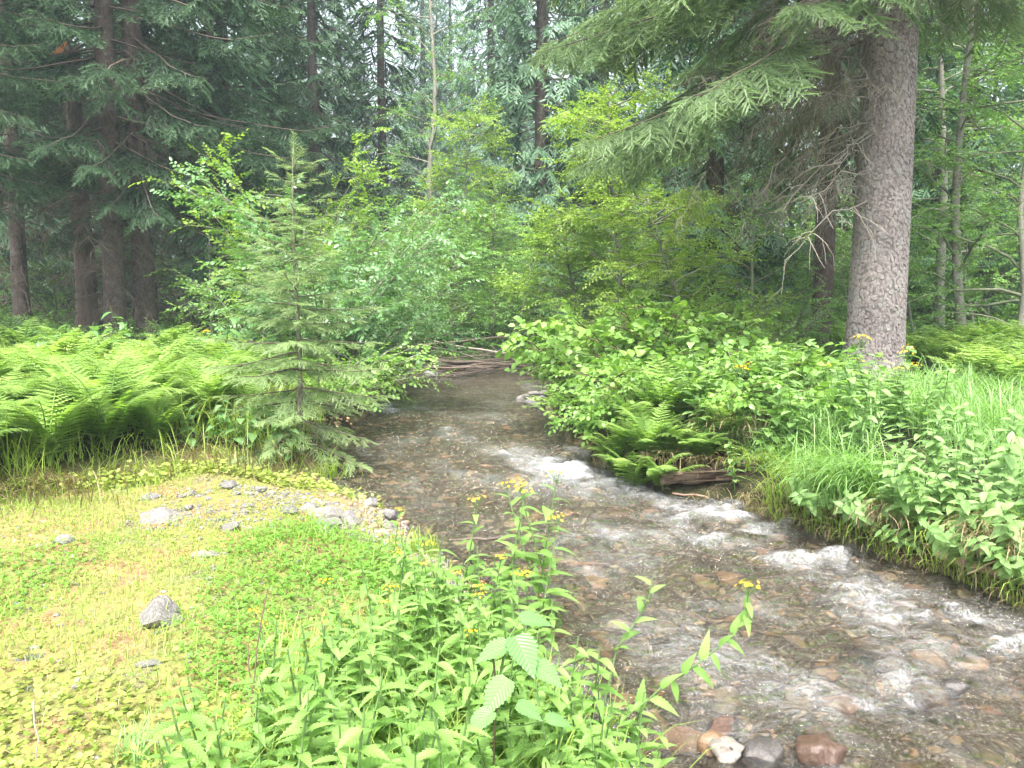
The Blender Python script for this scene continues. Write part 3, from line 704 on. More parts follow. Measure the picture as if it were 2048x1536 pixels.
# ------------------------------------------------------------------ broadleaf parts
LEAF4 = Geo([[0, 0, 0], [-.22, .3, .05], [.22, .3, .05], [-.2, .68, .02], [.2, .68, .02], [0, 1., -.12], [0, .5, -.03]],
            [[0, 2, 6], [0, 6, 1], [6, 2, 4], [6, 4, 5], [6, 5, 3], [6, 3, 1]])
LEAF2 = Geo([[0, 0, 0], [-.27, .45, .07], [.27, .45, .07], [0, 1., -.1]], [[0, 2, 3], [0, 3, 1]])
def sprig(seed, lf, n=9, ll=.22, wide=1., droop=.1):
    r = np.random.default_rng(seed); gs = []
    s = (np.arange(n) + .5) / n
    side = np.where(np.arange(n) % 2 == 0, 1., -1.)
    P = np.stack([np.zeros(n), s, -.12 * s * s], -1)
    a = np.radians(r.uniform(35, 75, n)) * side; a[-1] *= .2
    D = np.stack([np.sin(a), np.cos(a), r.uniform(-.5, .15, n) - droop], -1)
    S, D, N = frames(D, nrm(np.array([0, 0, 1.]) + r.normal(0, .35, (n, 3))))
    g = bake(lf, S * wide, D, N, P, ll * r.uniform(.75, 1.2, n), r.uniform(0, .45, n)); gs.append(g)
    w = .006
    gs.append(Geo([[-w, 0, 0], [w, 0, 0], [0, .95, -.11]], [[0, 1, 2]], 0.))
    return join(gs)
SPG = {'fine': [sprig(2000 + i, LEAF2, 11, .17) for i in range(6)], 'mid': [sprig(2100 + i, LEAF4, 9, .24, 1.15) for i in range(6)], 'broad': [sprig(2200 + i, LEAF4, 7, .34, 1.5, .2) for i in range(6)]}
def sprigs_on(path, r, ts, space, size, s0=.15, up=.1, spreadang=60):
    L = np.sum(np.linalg.norm(np.diff(path, axis=0), axis=1)); n = max(2, int(L * (1 - s0) / space))
    s = s0 + (1 - s0) * (np.arange(n) + r.random(n)) / n; s[-1] = .999
    P, T = along(path, s); az = r.uniform(0, 6.28, n)
    S, D, N = frames(T, np.array([.1, .1, 1.])); a = np.radians(r.uniform(.3, 1., n) * spreadang)
    Dv = D * np.cos(a)[:, None] + (S * np.cos(az)[:, None] + N * np.sin(az)[:, None]) * np.sin(a)[:, None]
    Dv[:, 2] = Dv[:, 2] * .55 + up
    S, D, N = frames(Dv, nrm(np.array([0, 0, 1.]) + r.normal(0, .3, (n, 3))))
    return spread(ts, S, D, N, P, size * r.uniform(.7, 1.2, n), r.uniform(0, .55, n), r)
def broadleaf(path, r0, seed, nb, bl, ts, size=.35, space=.12, s0=.2, e=(.2, .9), sub=5, subl=.45, sides=7, droop=-.5, r1=.01):
    r = np.random.default_rng(seed)
    n = len(path); trunk = tube(path, np.linspace(1, 0, n) ** .8 * (r0 - r1) + r1, sides, True, .04, r)
    wood, leaf = [], []
    for i in range(nb):
        s = s0 + (1 - s0) * ((i + r.random()) / nb) ** .9
        p, t = along(path, [s]); az = i * 2.4 + r.normal(0, .4)
        L = bl * (1 - .6 * s) * r.uniform(.6, 1.15)
        q = curve(p[0], az, r.uniform(*e), L, droop, -.1, 6, .12, r)
        wood.append(tube(q, np.linspace(.006 + .012 * L, .004, 7), 4, False, rg=r))
        leaf.append(sprigs_on(q, r, ts, space * 1.3, size, .35))
        for k in range(sub):
            ps, tt = along(q, [r.uniform(.2, .95)])
            l2 = L * subl * r.uniform(.5, 1.1)
            q2 = curve(ps[0], math.atan2(tt[0][1], tt[0][0]) + r.choice([-1, 1]) * r.uniform(.4, 1.1), r.uniform(-.1, .7), l2, -.5, -.1, 4, .12, r)
            wood.append(tube(q2, np.linspace(.008, .003, 5), 3, False, rg=r)); leaf.append(sprigs_on(q2, r, ts, space, size, .05))
    return trunk, join(wood), join(leaf)
def shrub(ns, H, R, seed, ts, size, space, sub=7, subl=.3, lean=(0, 0), rad=.02, base=.25, e=(1.05, 1.4), fill=.25):
    """many stems from one root"""
    r = np.random.default_rng(seed); wood, leaf = [], []
    for i in range(ns):
        az = i * 2.4 + r.normal(0, .3); L = H * r.uniform(.65, 1.08)
        e0 = r.uniform(*e)
        q = curve((math.cos(az) * base * r.random(), math.sin(az) * base * r.random(), -.08), az, e0, L, -(.2 + .55 * R / H) * r.uniform(.5, 1.5), -.25, 8, .07, r)
        q = q + np.array([lean[0], lean[1], 0])[None] * (np.linspace(0, 1, len(q)) ** 1.5)[:, None] * H
        wood.append(tube(q, np.linspace(rad, .004, 9), 5, False, rg=r))
        leaf.append(sprigs_on(q, r, ts, space * 1.2, size, fill))
        for k in range(sub):
            ps, tt = along(q, [r.uniform(fill, .97)])
            q2 = curve(ps[0], az + r.uniform(-1.9, 1.9), r.uniform(.0, .8), H * subl * r.uniform(.4, 1.1), -.55, 0, 5, .12, r)
            wood.append(tube(q2, np.linspace(.008, .003, 6), 3, False, rg=r)); leaf.append(sprigs_on(q2, r, ts, space, size, .05))
    return join(wood), join(leaf)
def make_shrub(name, label, meshes, loc, rz=0., group=None, sc=1., tilt=None, cat='shrub'):
    t = thing(name, label, cat, loc, rz, group, sc, tilt)
    obj('stems', meshes[0], t, kind='stuff'); o = obj('foliage', meshes[1], t); o['kind'] = 'stuff'
    return t

#@@SCENE
# ------------------------------------------------------------------ conifers
def foot(u, Y, dz=0.):
    z = 0.
    for _ in range(4):
        x = (u - 1024) / FPX * (Y * math.cos(PITCH) + (EYE - z) * math.sin(PITCH)); z = float(terrain(x, Y))
    return np.array([x, Y, z + dz])

# the big spruce on the right bank
def big_spruce():
    r = np.random.default_rng(3); H, r0 = 30., .365
    hh = np.concatenate([[-.4, -.1, .05, .2, .45, .8], np.arange(1.3, 9, .5), np.arange(10, 30, 2.), [H]])
    path = np.stack([.02 * np.sin(hh * .5), .02 * np.cos(hh * .4), hh], -1)
    rad = r0 * np.clip(1 - np.clip(hh, 0, None) / H, .01, 1) ** .85 * (1 + .22 * np.exp(-np.clip(hh, 0, None) / .3))
    trunk = tube(path, rad, 28, True, .015, r)
    # bark scales, each a lifted plate with its own rim
    fl = []
    n = 7000
    h = r.uniform(.0, 6.6, n * 3); a = r.uniform(0, 2 * np.pi, n * 3)
    cell = {}
    keep = []
    for i in range(len(h)):
        R0 = np.interp(h[i], hh, rad); k = (int(h[i] / .050), int(a[i] * R0 / .040))
        if k in cell: continue
        cell[k] = 1; keep.append(i)
        if len(keep) >= n: break
    h, a = h[keep], a[keep]; n = len(h)
    R0 = np.interp(h, hh, rad); cx = np.interp(h, hh, path[:, 0]); cyv = np.interp(h, hh, path[:, 1])
    an = np.linspace(0, 2 * np.pi, 7)[:-1]
    w = r.uniform(.014, .033, n); t = r.uniform(.018, .048, n)
    jit = r.uniform(.6, 1.3, (n, 6))
    du = np.cos(an)[None] * w[:, None] * jit; dv = np.sin(an)[None] * t[:, None] * jit
    lift = .003 + .007 * r.random(n)[:, None] * np.clip(-np.sin(an)[None] + .5, .1, 1.5)
    def pos(u_, v_, rr):
        A = a[:, None] + u_ / R0[:, None]
        return np.stack([cx[:, None] + np.cos(A) * (R0[:, None] + rr), cyv[:, None] + np.sin(A) * (R0[:, None] + rr), h[:, None] + v_], -1)
    top = pos(du, dv, lift); low = pos(du * 1.08, dv * 1.08, -.004 + 0 * du); ctr = pos(np.zeros((n, 1)), np.zeros((n, 1)), np.full((n, 1), .009))
    V = np.concatenate([top, low, ctr], 1)
    F = []
    for i in range(6):
        j = (i + 1) % 6; F += [[i, j, 12], [i + 6, j + 6, j], [i + 6, j, i]]
    F = np.array(F)[None] + (np.arange(n) * 13)[:, None, None]
    flakes = Geo(V.reshape(-1, 3), F.reshape(-1, 3), np.repeat(r.random(n), 13))
    wood, leaf, biglimb, dead = [], [], [], []
    limbs = [(6.7, 3.30, -.20, 4.9, .22), (6.3, 3.02, -.25, 4.6, .25), (6.0, 3.55, -.25, 4.1, .25), (5.7, 3.22, -.2, 4.6, .35), (6.5, 2.75, -.15, 4.2, .2),
             (4.75, 3.38, -.30, 4.3, .45), (4.6, 3.12, -.28, 4.1, .45), (4.9, 3.66, -.3, 3.7, .42), (5.3, 2.85, -.35, 4.1, .45),
             (6.0, 4.35, -.1, 2.2, .3), (5.9, 4.9, -.12, 1.9, .3), (6.2, 4.7, 0., 2.6, .25), (6.1, 5.5, -.1, 2.4, .25), (5.6, .25, -.15, 2.6, .3), (6.3, .9, -.2, 3., .25), (5.9, 2.2, -.2, 3.4, .3), (6.4, 4.0, -.2, 3.6, .25), (5.4, 4.55, -.15, 1.7, .35), (5.55, 5.1, -.1, 1.9, .3), (5.2, 4.15, -.25, 1.9, .4), (5.4, 5.9, -.2, 1.8, .4), (5.2, 3.95, -.25, 2.6, .5)]
    for (h_, az, e0, L, st) in limbs:
        R_ = np.interp(h_, hh, rad) * .8
        q = curve((math.cos(az) * R_, math.sin(az) * R_, h_), az, e0, L, -.55, .5, 9, .05, r)
        biglimb.append(tube(q, np.linspace(.024, .004, 10), 6, False, rg=r))
        leaf.append(clothe(q, L, r, SPR[0], st, .065, .3, .95, .42, 1.))
        # bare side twigs near the trunk
        k = 7; s = r.uniform(.12, st + .1, k); P, T = along(q, s)
        dead.append(deadwood(P, az + r.choice([-1, 1], k) * r.uniform(.4, 1.3, k), r, r.uniform(.5, 1.1, k)))
    k = 56; z = r.uniform(2.3, 6., k); az = r.normal(3.1, .7, k); P = np.stack([np.cos(az) * .33, np.sin(az) * .33, z], -1)
    dead.append(deadwood(P, az, r, r.uniform(.7, 2.1, k)))
    k = 26; z = r.uniform(3., 6., k); az = r.uniform(0, 6.28, k); P = np.stack([np.cos(az) * .35, np.sin(az) * .35, z], -1)
    dead.append(deadwood(P, az, r, r.uniform(.4, .9, k)))
    # crown above
    h_ = 7.; az = 0.
    while h_ < H - .4:
        f = (h_ - 7) / (H - 7); az += 2.4 + r.normal(0, .3); L = 4.6 * (1 - f) ** .75 * r.uniform(.75, 1.1); h_ += r.uniform(.1, .22)
        q = curve((0, 0, h_), az, -.25 + .5 * f, L, -.3, .6, 7, .05, r); wood.append(tube(q, np.linspace(.03, .005, 8), 4, False, rg=r))
        leaf.append(clothe(q, L, r, SPR[1] if h_ < 8 else SPR[2], .2, .13 if h_ < 8 else .26, .25, .85, .35, 1.1))
    # beard lichen and fine dead twigs hanging in curtains from the bare limbs
    m = 1500
    cxs = np.array([[-1.05, -.3, 4.35, .42, 2.0], [-1.35, -.2, 3.6, .30, 1.5], [-1.8, -.3, 4.4, .30, 1.0], [-2.45, -.2, 3.3, .35, 1.3], [-.75, -.25, 4.7, .3, .9], [-.9, .5, 3.4, .5, 1.4]])
    ci = r.choice(6, m, p=[.34, .2, .12, .14, .1, .1]); c_ = cxs[ci]
    p0 = np.stack([c_[:, 0] + r.normal(0, 1, m) * c_[:, 3], c_[:, 1] + r.normal(0, .35, m), c_[:, 2] - np.abs(r.normal(0, .45, m))], -1)
    ln = c_[:, 4] * r.uniform(.08, .4, m)
    az = r.uniform(0, 6.28, m); bd = r.uniform(.03, .35, m)
    ts = np.linspace(0, 1, 4)
    wv = np.stack([np.cos(az + 1.57), np.sin(az + 1.57), 0 * az], -1) * .0032
    rows = []
    for t_ in ts:
        c = p0 + np.stack([np.cos(az) * bd * t_ ** 1.5 + .05 * np.sin(9 * t_ + az), np.sin(az) * bd * t_ ** 1.5, -ln * t_], -1)
        rows += [c - wv * (1.1 - t_), c + wv * (1.1 - t_)]
    V = np.stack(rows, 1); F = []
    for i in range(3): F += [[2 * i, 2 * i + 1, 2 * i + 3], [2 * i, 2 * i + 3, 2 * i + 2]]
    F = np.array(F)[None] + (np.arange(m) * 8)[:, None, None]
    beard = Geo(V.reshape(-1, 3), F.reshape(-1, 3), np.repeat(r.random(m), 8))
    k = 70; ck = cxs[r.choice(6, k)]; Pk = np.stack([ck[:, 0] + r.normal(0, 1, k) * ck[:, 3], ck[:, 1] + r.normal(0, .4, k), ck[:, 2] - r.uniform(-.3, .6, k)], -1)
    azk = r.uniform(0, 6.28, k); Dk = np.stack([np.cos(azk) * .6, np.sin(azk) * .6, r.uniform(-1.2, -.4, k)], -1); Sk, Dk, Nk = frames(Dk, np.array([.2, .1, 1.]))
    dead.append(spread(DEAD, Sk, Dk, Nk, Pk, r.uniform(.4, .9, k), r.random(k), r))
    return trunk, flakes, join(wood), join(leaf), join(dead), beard, biglimb
tk, fk, wd, lf, dd, bd_, bl_ = big_spruce()
t = thing('spruce_tree', 'huge spruce with grey scaly bark standing in the grass of the right-hand bank', 'tree', foot(1745, 10.5))
tr = obj('trunk', make_mesh('trunk', tk, M['bark_big']), t)
obj('bark_scales', make_mesh('bark_scales', fk, M['bark_flake'], smooth=False), tr, kind='stuff')
obj('limbs', make_mesh('limbs', wd, M['twig']), t, kind='stuff')
for g_ in bl_: obj('limb', make_mesh('limb', g_, M['twig']), t)
obj('dead_twigs', make_mesh('dead_twigs', dd, M['twig_pale']), t, kind='stuff')
obj('hanging_lichen', make_mesh('hanging_lichen', bd_, M['lichen']), t, kind='stuff')
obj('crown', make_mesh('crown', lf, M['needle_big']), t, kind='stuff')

# young spruce at the water's edge
def young():
    r = np.random.default_rng(8); H = 3.05
    hh = np.linspace(-.15, H, 14); path = np.stack([.02 * np.sin(hh * 2), .02 * np.cos(hh * 1.3), hh], -1)
    trunk = tube(path, np.linspace(.034, .005, 14), 8, True, .08, r); wood, leaf, brs = [], [], []
    h = .12; az = 0.
    while h < H - .12:
        f = h / H; nbr = 4
        for k in range(nbr):
            az += 6.28 / nbr + r.normal(0, .22); hk = h + r.uniform(-.05, .05)
            L = (1.08 * (1 - f) ** .9 + .05) * r.uniform(.7, 1.15) * (1. if f > .12 else .85)
            q = curve((0, 0, hk), az, -.30 + .85 * f + r.normal(0, .07), L, -.25, .45, 6, .04, r)
            brs.append(join([clothe(q, L, r, SPR[0], .0 + .2 * (f < .15), .066, .16, .40, .1, .85, 44), tube(q, np.linspace(.004 + .006 * L, .002, 7), 4, False, rg=r).mat(1)]))
        h += .15 * r.uniform(.85, 1.2) * (1 + .3 * f)
    q = np.array([[0, 0, H - .35], [0, 0, H + .12]]); S, D, N = frames(np.array([[0, 0, 1.]] * 3), np.array([0, 1., .2]))
    leaf.append(spread(SPR[0], S, D, N, np.array([[0, 0, H - .3], [0, 0, H - .2], [0, 0, H - .1]]), np.array([.2, .2, .2]), np.array([.3, .4, .5]), r))
    k = 16; z = r.uniform(.1, .9, k); wood = (deadwood(np.stack([0 * z, 0 * z, z], -1), r.uniform(0, 6.28, k), r, r.uniform(.3, .6, k)))
    return trunk, wood, join(leaf), brs
yt, yd, yl, yb = young()
t = thing('spruce_tree', 'young light green spruce sapling at the creek edge in front of the leafy bushes', 'tree', foot(598, 7.95), 0, None, 1., (math.radians(1.), 1.))
obj('trunk', make_mesh('trunk', yt, M['bark_green']), t); obj('dead_twigs', make_mesh('dead_twigs', yd, M['twig_pale']), t, kind='stuff'); obj('leader', make_mesh('leader', yl, M['needle_young']), t, kind='stuff')
for g_ in yb: obj('branch', make_mesh('branch', g_, [M['needle_young'], M['twig']]), t)

# the dark spruces on the left
thinA = lambda h, az: (.6 if h < 4.2 else 1.) if h < 4.2 else (.8 if h < 5.5 else 1.)
gA = spruce(26, .255, 3.7, 4.3, 8.5, 71, 1, 2, 8.6, -.42, .3, .45, dead=(120, .8, 6.5), thin=thinA, space=.105, smax=.85)
gB = spruce(24, .235, 4.2, 3.8, 8., 72, 1, 2, 8.6, -.4, .3, .4, dead=(110, .8, 6.5), thin=thinA, space=.13, smax=.8)
tA, meA = make_tree('spruce_tree', 'tall spruce with straight reddish brown trunk, right one of the trunks on the left bank', gA, (M['bark'], M['twig'], M['needle']), foot(293, 17.5), .4)
tB, meB = make_tree('spruce_tree', 'spruce trunk with swollen foot touching the straight reddish one on the left bank', gB, (M['bark'], M['twig'], M['needle']), foot(236, 16.9), 0., None, 1., (math.radians(.8), 1.57))
make_tree('spruce_tree', 'slender dark spruce trunk left of the broken snag', None, None, foot(48, 20.5), 2.1, None, .85, None, meB)
make_tree('spruce_tree', 'spruce standing at the left border of the photo with bright branch tips reaching in', None, None, foot(-230, 13.5), 1.2, None, .8, None, meA)
make_tree('spruce_tree', 'unseen spruce added left of the view to shade the left-bank trunks', None, None, on(-13.5, 9.5), 2.9, None, .95, None, meB)  # out of view, added to cast shade on the left trunks
make_tree('spruce_tree', 'dark spruce behind the leafy bushes, right of the left-bank trunks', None, None, foot(465, 22.5), 3.3, None, .9, None, meA)
# broken snag with a fresh orange wound
r = np.random.default_rng(4)
hh = np.concatenate([[-.4, 0, .2, .6], np.arange(1.2, 6.4, .5), [6.5]]); nS = 26
path = np.stack([.03 * np.sin(hh), .02 * np.cos(hh), hh], -1)
sg = tube(path, .26 * (1 - hh / 16) * (1 + .25 * np.exp(-np.clip(hh, 0, None) / .3)), nS, True, .0, r)
ang = np.arctan2(sg.V[:, 1], sg.V[:, 0]); fur = 1 - .10 * (np.sin(ang * 11 + 2.2 * np.sin(sg.V[:, 2] * 2.)) > .1) - .04 * r.random(len(sg.V))
sg.V[:, :2] *= fur[:, None]
top = sg.V[:, 2] > 6.3; sg.V[top, 2] += r.uniform(-.35, .25, top.sum())
t = thing('broken_snag', 'dead furrowed trunk snapped off high up with a fresh orange break', 'dead tree', foot(176, 18.4))
obj('trunk', make_mesh('trunk', sg, M['bark_furrow']), t)
sp = join([Geo([[-.28, -.3, 6.42], [-.05, -.3, 6.44], [.1, -.27, 6.75], [-.16, -.34, 6.53], [-.36, -.3, 6.4], [-.05, -.22, 6.5]], [[0, 1, 3], [1, 2, 3], [0, 3, 4], [1, 5, 2], [0, 4, 5], [0, 5, 1]])])
obj('splintered_wood', make_mesh('splinter', sp, M['wood_fresh'], smooth=False), t)
k = 30; z = r.uniform(.8, 6., k); az = r.uniform(0, 6.28, k)
obj('dead_twigs', make_mesh('dead_twigs', deadwood(np.stack([np.cos(az) * .2, np.sin(az) * .2, z], -1), az, r, r.uniform(.4, 1.2, k)), M['twig']), t, kind='stuff')

# forest behind
gC = spruce(27, .26, 1.2, 3.2, 10, 73, 2, 2, 40, -.55, .3, .7, dead=(25, .6, 4.), sides=8, space=.17, smax=.95, spl=1.2)
gD = spruce(25, .22, 4., 2.8, 9.5, 74, 2, 2, 40, -.4, .3, .5, dead=(60, 1., 8.), sides=8, space=.18, smax=.9, spl=1.2)
gE = spruce(23, .20, 1.5, 2.7, 10, 75, 2, 2, 40, -.35, .35, .45, dead=(40, .6, 6.), sides=8, space=.18, smax=.85, spl=1.2)
BGm = []
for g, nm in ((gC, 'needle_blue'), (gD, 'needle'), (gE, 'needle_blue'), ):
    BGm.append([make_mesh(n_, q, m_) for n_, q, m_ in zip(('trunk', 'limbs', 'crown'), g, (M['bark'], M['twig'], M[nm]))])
named = [(1085, 26, 0, .5, 'dense blue-green spruce with drooping layered sprays right of the creek bend', 1.0),
         (1200, 29, 1, 1.2, 'spruce with bare grey upper trunk behind the drooping blue-green spruce', 1.),
         (640, 27, 1, 2.2, 'spruce with dark bare trunk rising behind the leafy bushes left of the creek', 1.),
         (772, 31, 1, 3.0, 'spruce with bare dark trunk just left of the pale curving alder', 1.),
         (1420, 18.5, 0, 1.9, 'dark spruce in the shade behind the hanging lichen', .9),
         (1640, 15.2, 1, .3, 'dark trunk in the shade just left of the huge spruce', .9),
         (980, 40, 0, 4.1, 'pale hazy spruce in the middle distance over the creek', 1.1),
         (545, 29, 2, .9, 'spruce with thin top behind the young sapling', 1.)]
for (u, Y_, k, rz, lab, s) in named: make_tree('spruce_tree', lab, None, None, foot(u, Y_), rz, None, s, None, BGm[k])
rb = np.random.default_rng(90); pts = [foot(u, Y_)[:2] for (u, Y_, *_) in named] + [foot(u, Y_)[:2] for u, Y_ in ((293, 17.5), (236, 16.9), (176, 18.4), (48, 20.5), (-230, 13.5), (465, 22.5), (1745, 10.5))]
nb = 0
for _ in range(4000):
    if nb >= 120: break
    Y_ = 19 + 60 * rb.random() ** 1.25; x = rb.uniform(-.78, .78) * Y_ * 1.02
    if Y_ < 24 and -5.5 < x < 9: continue
    if Y_ < 56 and -.25 * Y_ < x < .085 * Y_: continue
    if min((x - p[0]) ** 2 + (Y_ - p[1]) ** 2 for p in pts) < (2.0 + Y_ * .014) ** 2: continue
    pts.append((x, Y_)); nb += 1
    side = 'left' if x < -Y_ * .22 else ('middle' if x < Y_ * .25 else 'right')
    lab = {'left': 'dark spruce in the shaded forest behind the left bank trunks', 'middle': 'hazy blue-green spruce in the forest beyond the brush jam', 'right': 'spruce in the forest behind the huge scaly trunk'}[side]
    make_tree('spruce_tree', lab, None, None, on(x, Y_), rb.uniform(0, 6.28), {'left': 'forest spruces behind the left bank', 'middle': 'forest spruces beyond the creek bend', 'right': 'forest spruces behind the right bank'}[side], rb.uniform(.75, 1.1), None, BGm[int(rb.integers(0, 3))])

for i in range(7):
    Y_ = 50 + 26 * (i * .618 % 1.); x = (-.24 + .36 * (i + .5) / 7) * Y_
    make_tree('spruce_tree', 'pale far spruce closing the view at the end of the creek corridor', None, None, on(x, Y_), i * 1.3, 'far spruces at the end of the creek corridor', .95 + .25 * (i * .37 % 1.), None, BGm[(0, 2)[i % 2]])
# a second row of young alders closes the view into the forest
w_, l_ = shrub(10, 3.6, 2.0, 59, SPG['fine'], .42, .15, 9, .32, (0, 0), .02, .3, (1.0, 1.4), .15)
ALB = [make_mesh('stems', w_, M['bark_green']), make_mesh('foliage', l_, M['leaf_alder'])]
for i, (u, Y_, s) in enumerate([(1330, 20, 1.1), (1480, 19, 1.), (1600, 21, 1.1), (1700, 18.5, 1.), (1250, 24, 1.3), (1560, 25, 1.3), (1400, 27, 1.5), (1680, 24, 1.3), (1820, 22, 1.3), (1900, 19.5, 1.1), (1960, 23, 1.4), (2030, 20, 1.2), (1130, 25, 1.1), (1750, 28, 1.5)]):
    make_shrub('alder_bush', 'many-stemmed alder bush in the shade of the right-hand forest', ALB, foot(u, Y_), i * 1.7, 'alder bushes of the right-hand forest', s)
for i, (u, Y_, s) in enumerate([(640, 22, 1.3), (750, 23, 1.4), (560, 24, 1.2), (860, 26, 1.5), (960, 26, 1.3), (1050, 27, 1.4), (700, 28, 1.7), (380, 24, 1.), (120, 23, .9)]):
    make_shrub('alder_bush', 'many-stemmed alder bush in the forest beyond the creek bend' if u > 500 else 'small alder bush in the dark between the left-bank trunks', ALB, foot(u, Y_), i * 1.1, 'alder bushes beyond the creek bend' if u > 500 else 'alder bushes between the left trunks', s)

# ------------------------------------------------------------------ broadleaf trees
def px_path(pts, Y_): return np.array([at(u, v, Y_) for u, v in pts])
def dense(path, n=16):
    L = np.linspace(0, 1, len(path)); s = np.linspace(0, 1, n); return np.stack([np.interp(s, L, path[:, i]) for i in range(3)], -1)
def tree_at(name, label, pxs, Y_, r0, seed, nb_, bl, ts, size, space, s0, e, mats, sub=5, droop=-.5, subl=.45, group=None):
    p = dense(px_path(pxs, Y_)); base = p[0].copy(); base[2] = terrain(base[0], base[1]) - .1; p = np.concatenate([[base], p]); p = p - base
    return make_tree(name, label, broadleaf(p, r0, seed, nb_, bl, ts, size, space, s0, e, sub, subl, 7, droop), mats, base, 0., group)
AL = (M['bark_green'], M['bark_green'], M['leaf_alder'])
tree_at('alder_tree', 'slim pale-barked tree with curving trunk in the middle of the view', [(869, 660), (868, 560), (864, 450), (859, 380), (860, 310), (872, 200), (866, 100), (860, 0), (850, -120), (845, -260)], 23.5, .115, 31, 30, 2.7, SPG['fine'], .42, .17, .34, (.25, .95), (M['bark_birch'], M['bark_birch'], M['leaf_alder']), 6, -.4)
tree_at('alder_tree', 'leafy lime-topped alder right of the pale curving trunk', [(930, 700), (925, 560), (930, 420), (935, 300), (938, 225)], 22, .06, 32, 40, 1.9, SPG['fine'], .5, .12, .18, (.1, .8), (M['bark_green'], M['bark_green'], M['leaf_lime']))
tree_at('alder_tree', 'low alder with thin pale stem leaning over the brush jam', [(1010, 700), (1040, 640), (1060, 560), (1075, 500)], 20.5, .035, 33, 22, 1.5, SPG['fine'], .4, .12, .15, (.1, .8), (M['bark_birch'], M['bark_green'], M['leaf_alder']))
tree_at('alder_tree', 'bushy alder behind the brush jam at its left', [(905, 700), (900, 620), (905, 540), (915, 460)], 20., .04, 34, 34, 1.8, SPG['fine'], .46, .11, .12, (.1, .7), AL)
tree_at('alder_tree', 'small leafy alder between the lime-topped alder and the drooping spruce', [(985, 690), (990, 600), (985, 500), (990, 420)], 21.2, .04, 35, 34, 1.8, SPG['fine'], .48, .11, .12, (.1, .8), AL)
tree_at('alder_tree', 'tall leafy alder under the overhanging spruce limbs right of the creek', [(1235, 660), (1240, 540), (1225, 400), (1215, 280), (1220, 190)], 16.5, .055, 36, 46, 2.2, SPG['fine'], .48, .10, .14, (.1, .9), (M['bark_green'], M['bark_green'], M['leaf_lime']))
tree_at('alder_tree', 'leafy alder with slanting grey stem in front of the lichen curtain', [(1375, 650), (1345, 560), (1310, 460), (1290, 400)], 14.5, .04, 37, 34, 1.8, SPG['fine'], .42, .10, .1, (.1, .8), (M['bark_green'], M['bark_green'], M['leaf_lime']))
tree_at('alder_tree', 'leafy alder at the creek side below the overhanging limbs', [(1160, 680), (1150, 600), (1135, 520), (1130, 440)], 17.5, .045, 38, 38, 1.9, SPG['fine'], .48, .10, .1, (.1, .8), (M['bark_green'], M['bark_green'], M['leaf_lime']))
tree_at('alder_tree', 'small lime-leaved tree behind the beard lichen', [(1500, 660), (1505, 560), (1500, 450), (1510, 380)], 15.5, .04, 39, 24, 1.7, SPG['fine'], .38, .12, .1, (.1, .8), AL)
tree_at('alder_tree', 'green-stemmed alder just right of the huge spruce trunk', [(1925, 700), (1915, 560), (1910, 420), (1920, 250), (1940, 80), (1950, -120), (1960, -300)], 14., .10, 41, 40, 2.4, SPG['fine'], .42, .13, .15, (.1, .9), (M['bark_birch'], M['bark_green'], M['leaf_alder']))
tree_at('alder_tree', 'pale lichen-spotted alder stem behind the green-stemmed one', [(1878, 690), (1880, 540), (1888, 380), (1885, 240), (1880, 60), (1885, -150)], 16.5, .12, 42, 32, 2.4, SPG['fine'], .42, .14, .25, (.1, .9), (M['bark_birch'], M['bark_birch'], M['leaf_alder']))
tree_at('alder_tree', 'alder with slanting dark limbs at the right border of the photo', [(2035, 720), (2050, 580), (2040, 420), (2060, 260), (2075, 60), (2080, -150)], 13., .07, 43, 36, 2.3, SPG['fine'], .40, .13, .1, (.1, .9), (M['bark_birch'], M['bark_green'], M['leaf_alder']))
tree_at('alder_tree', 'thin leafy alder between huge spruce and right border, far behind', [(1975, 690), (1970, 540), (1985, 380), (1990, 200), (1995, 0), (1995, -200)], 19., .08, 44, 36, 2.6, SPG['fine'], .45, .15, .1, (.1, .9), AL)
tree_at('alder_tree', 'leafy alder filling the gap at the upper right corner', [(2130, 690), (2125, 480), (2110, 280), (2100, 80), (2100, -120)], 18., .09, 45, 40, 2.9, SPG['fine'], .45, .15, .1, (.1, .9), AL)
tree_at('birch_tree', 'thin white leaning stem at the right border behind the ferns', [(1950, 690), (1944, 630), (1930, 560), (1935, 470)], 15.3, .03, 46, 8, 1., SPG['fine'], .35, .15, .4, (.1, .9), (M['bark_birch'], M['bark_birch'], M['leaf_alder']))
tree_at('birch_tree', 'thin white stem close behind the huge spruce trunk', [(1830, 690), (1815, 600), (1805, 540), (1800, 480)], 16., .035, 47, 8, 1., SPG['fine'], .35, .15, .4, (.1, .9), (M['bark_birch'], M['bark_birch'], M['leaf_alder']))
tree_at('birch_tree', 'slim pale dead-looking sapling right of the left-bank trunks', [(424, 690), (421, 600), (418, 500), (420, 380)], 18., .04, 48, 10, 1., SPG['fine'], .35, .16, .5, (.1, .9), (M['bark_birch'], M['bark_birch'], M['leaf_alder']))
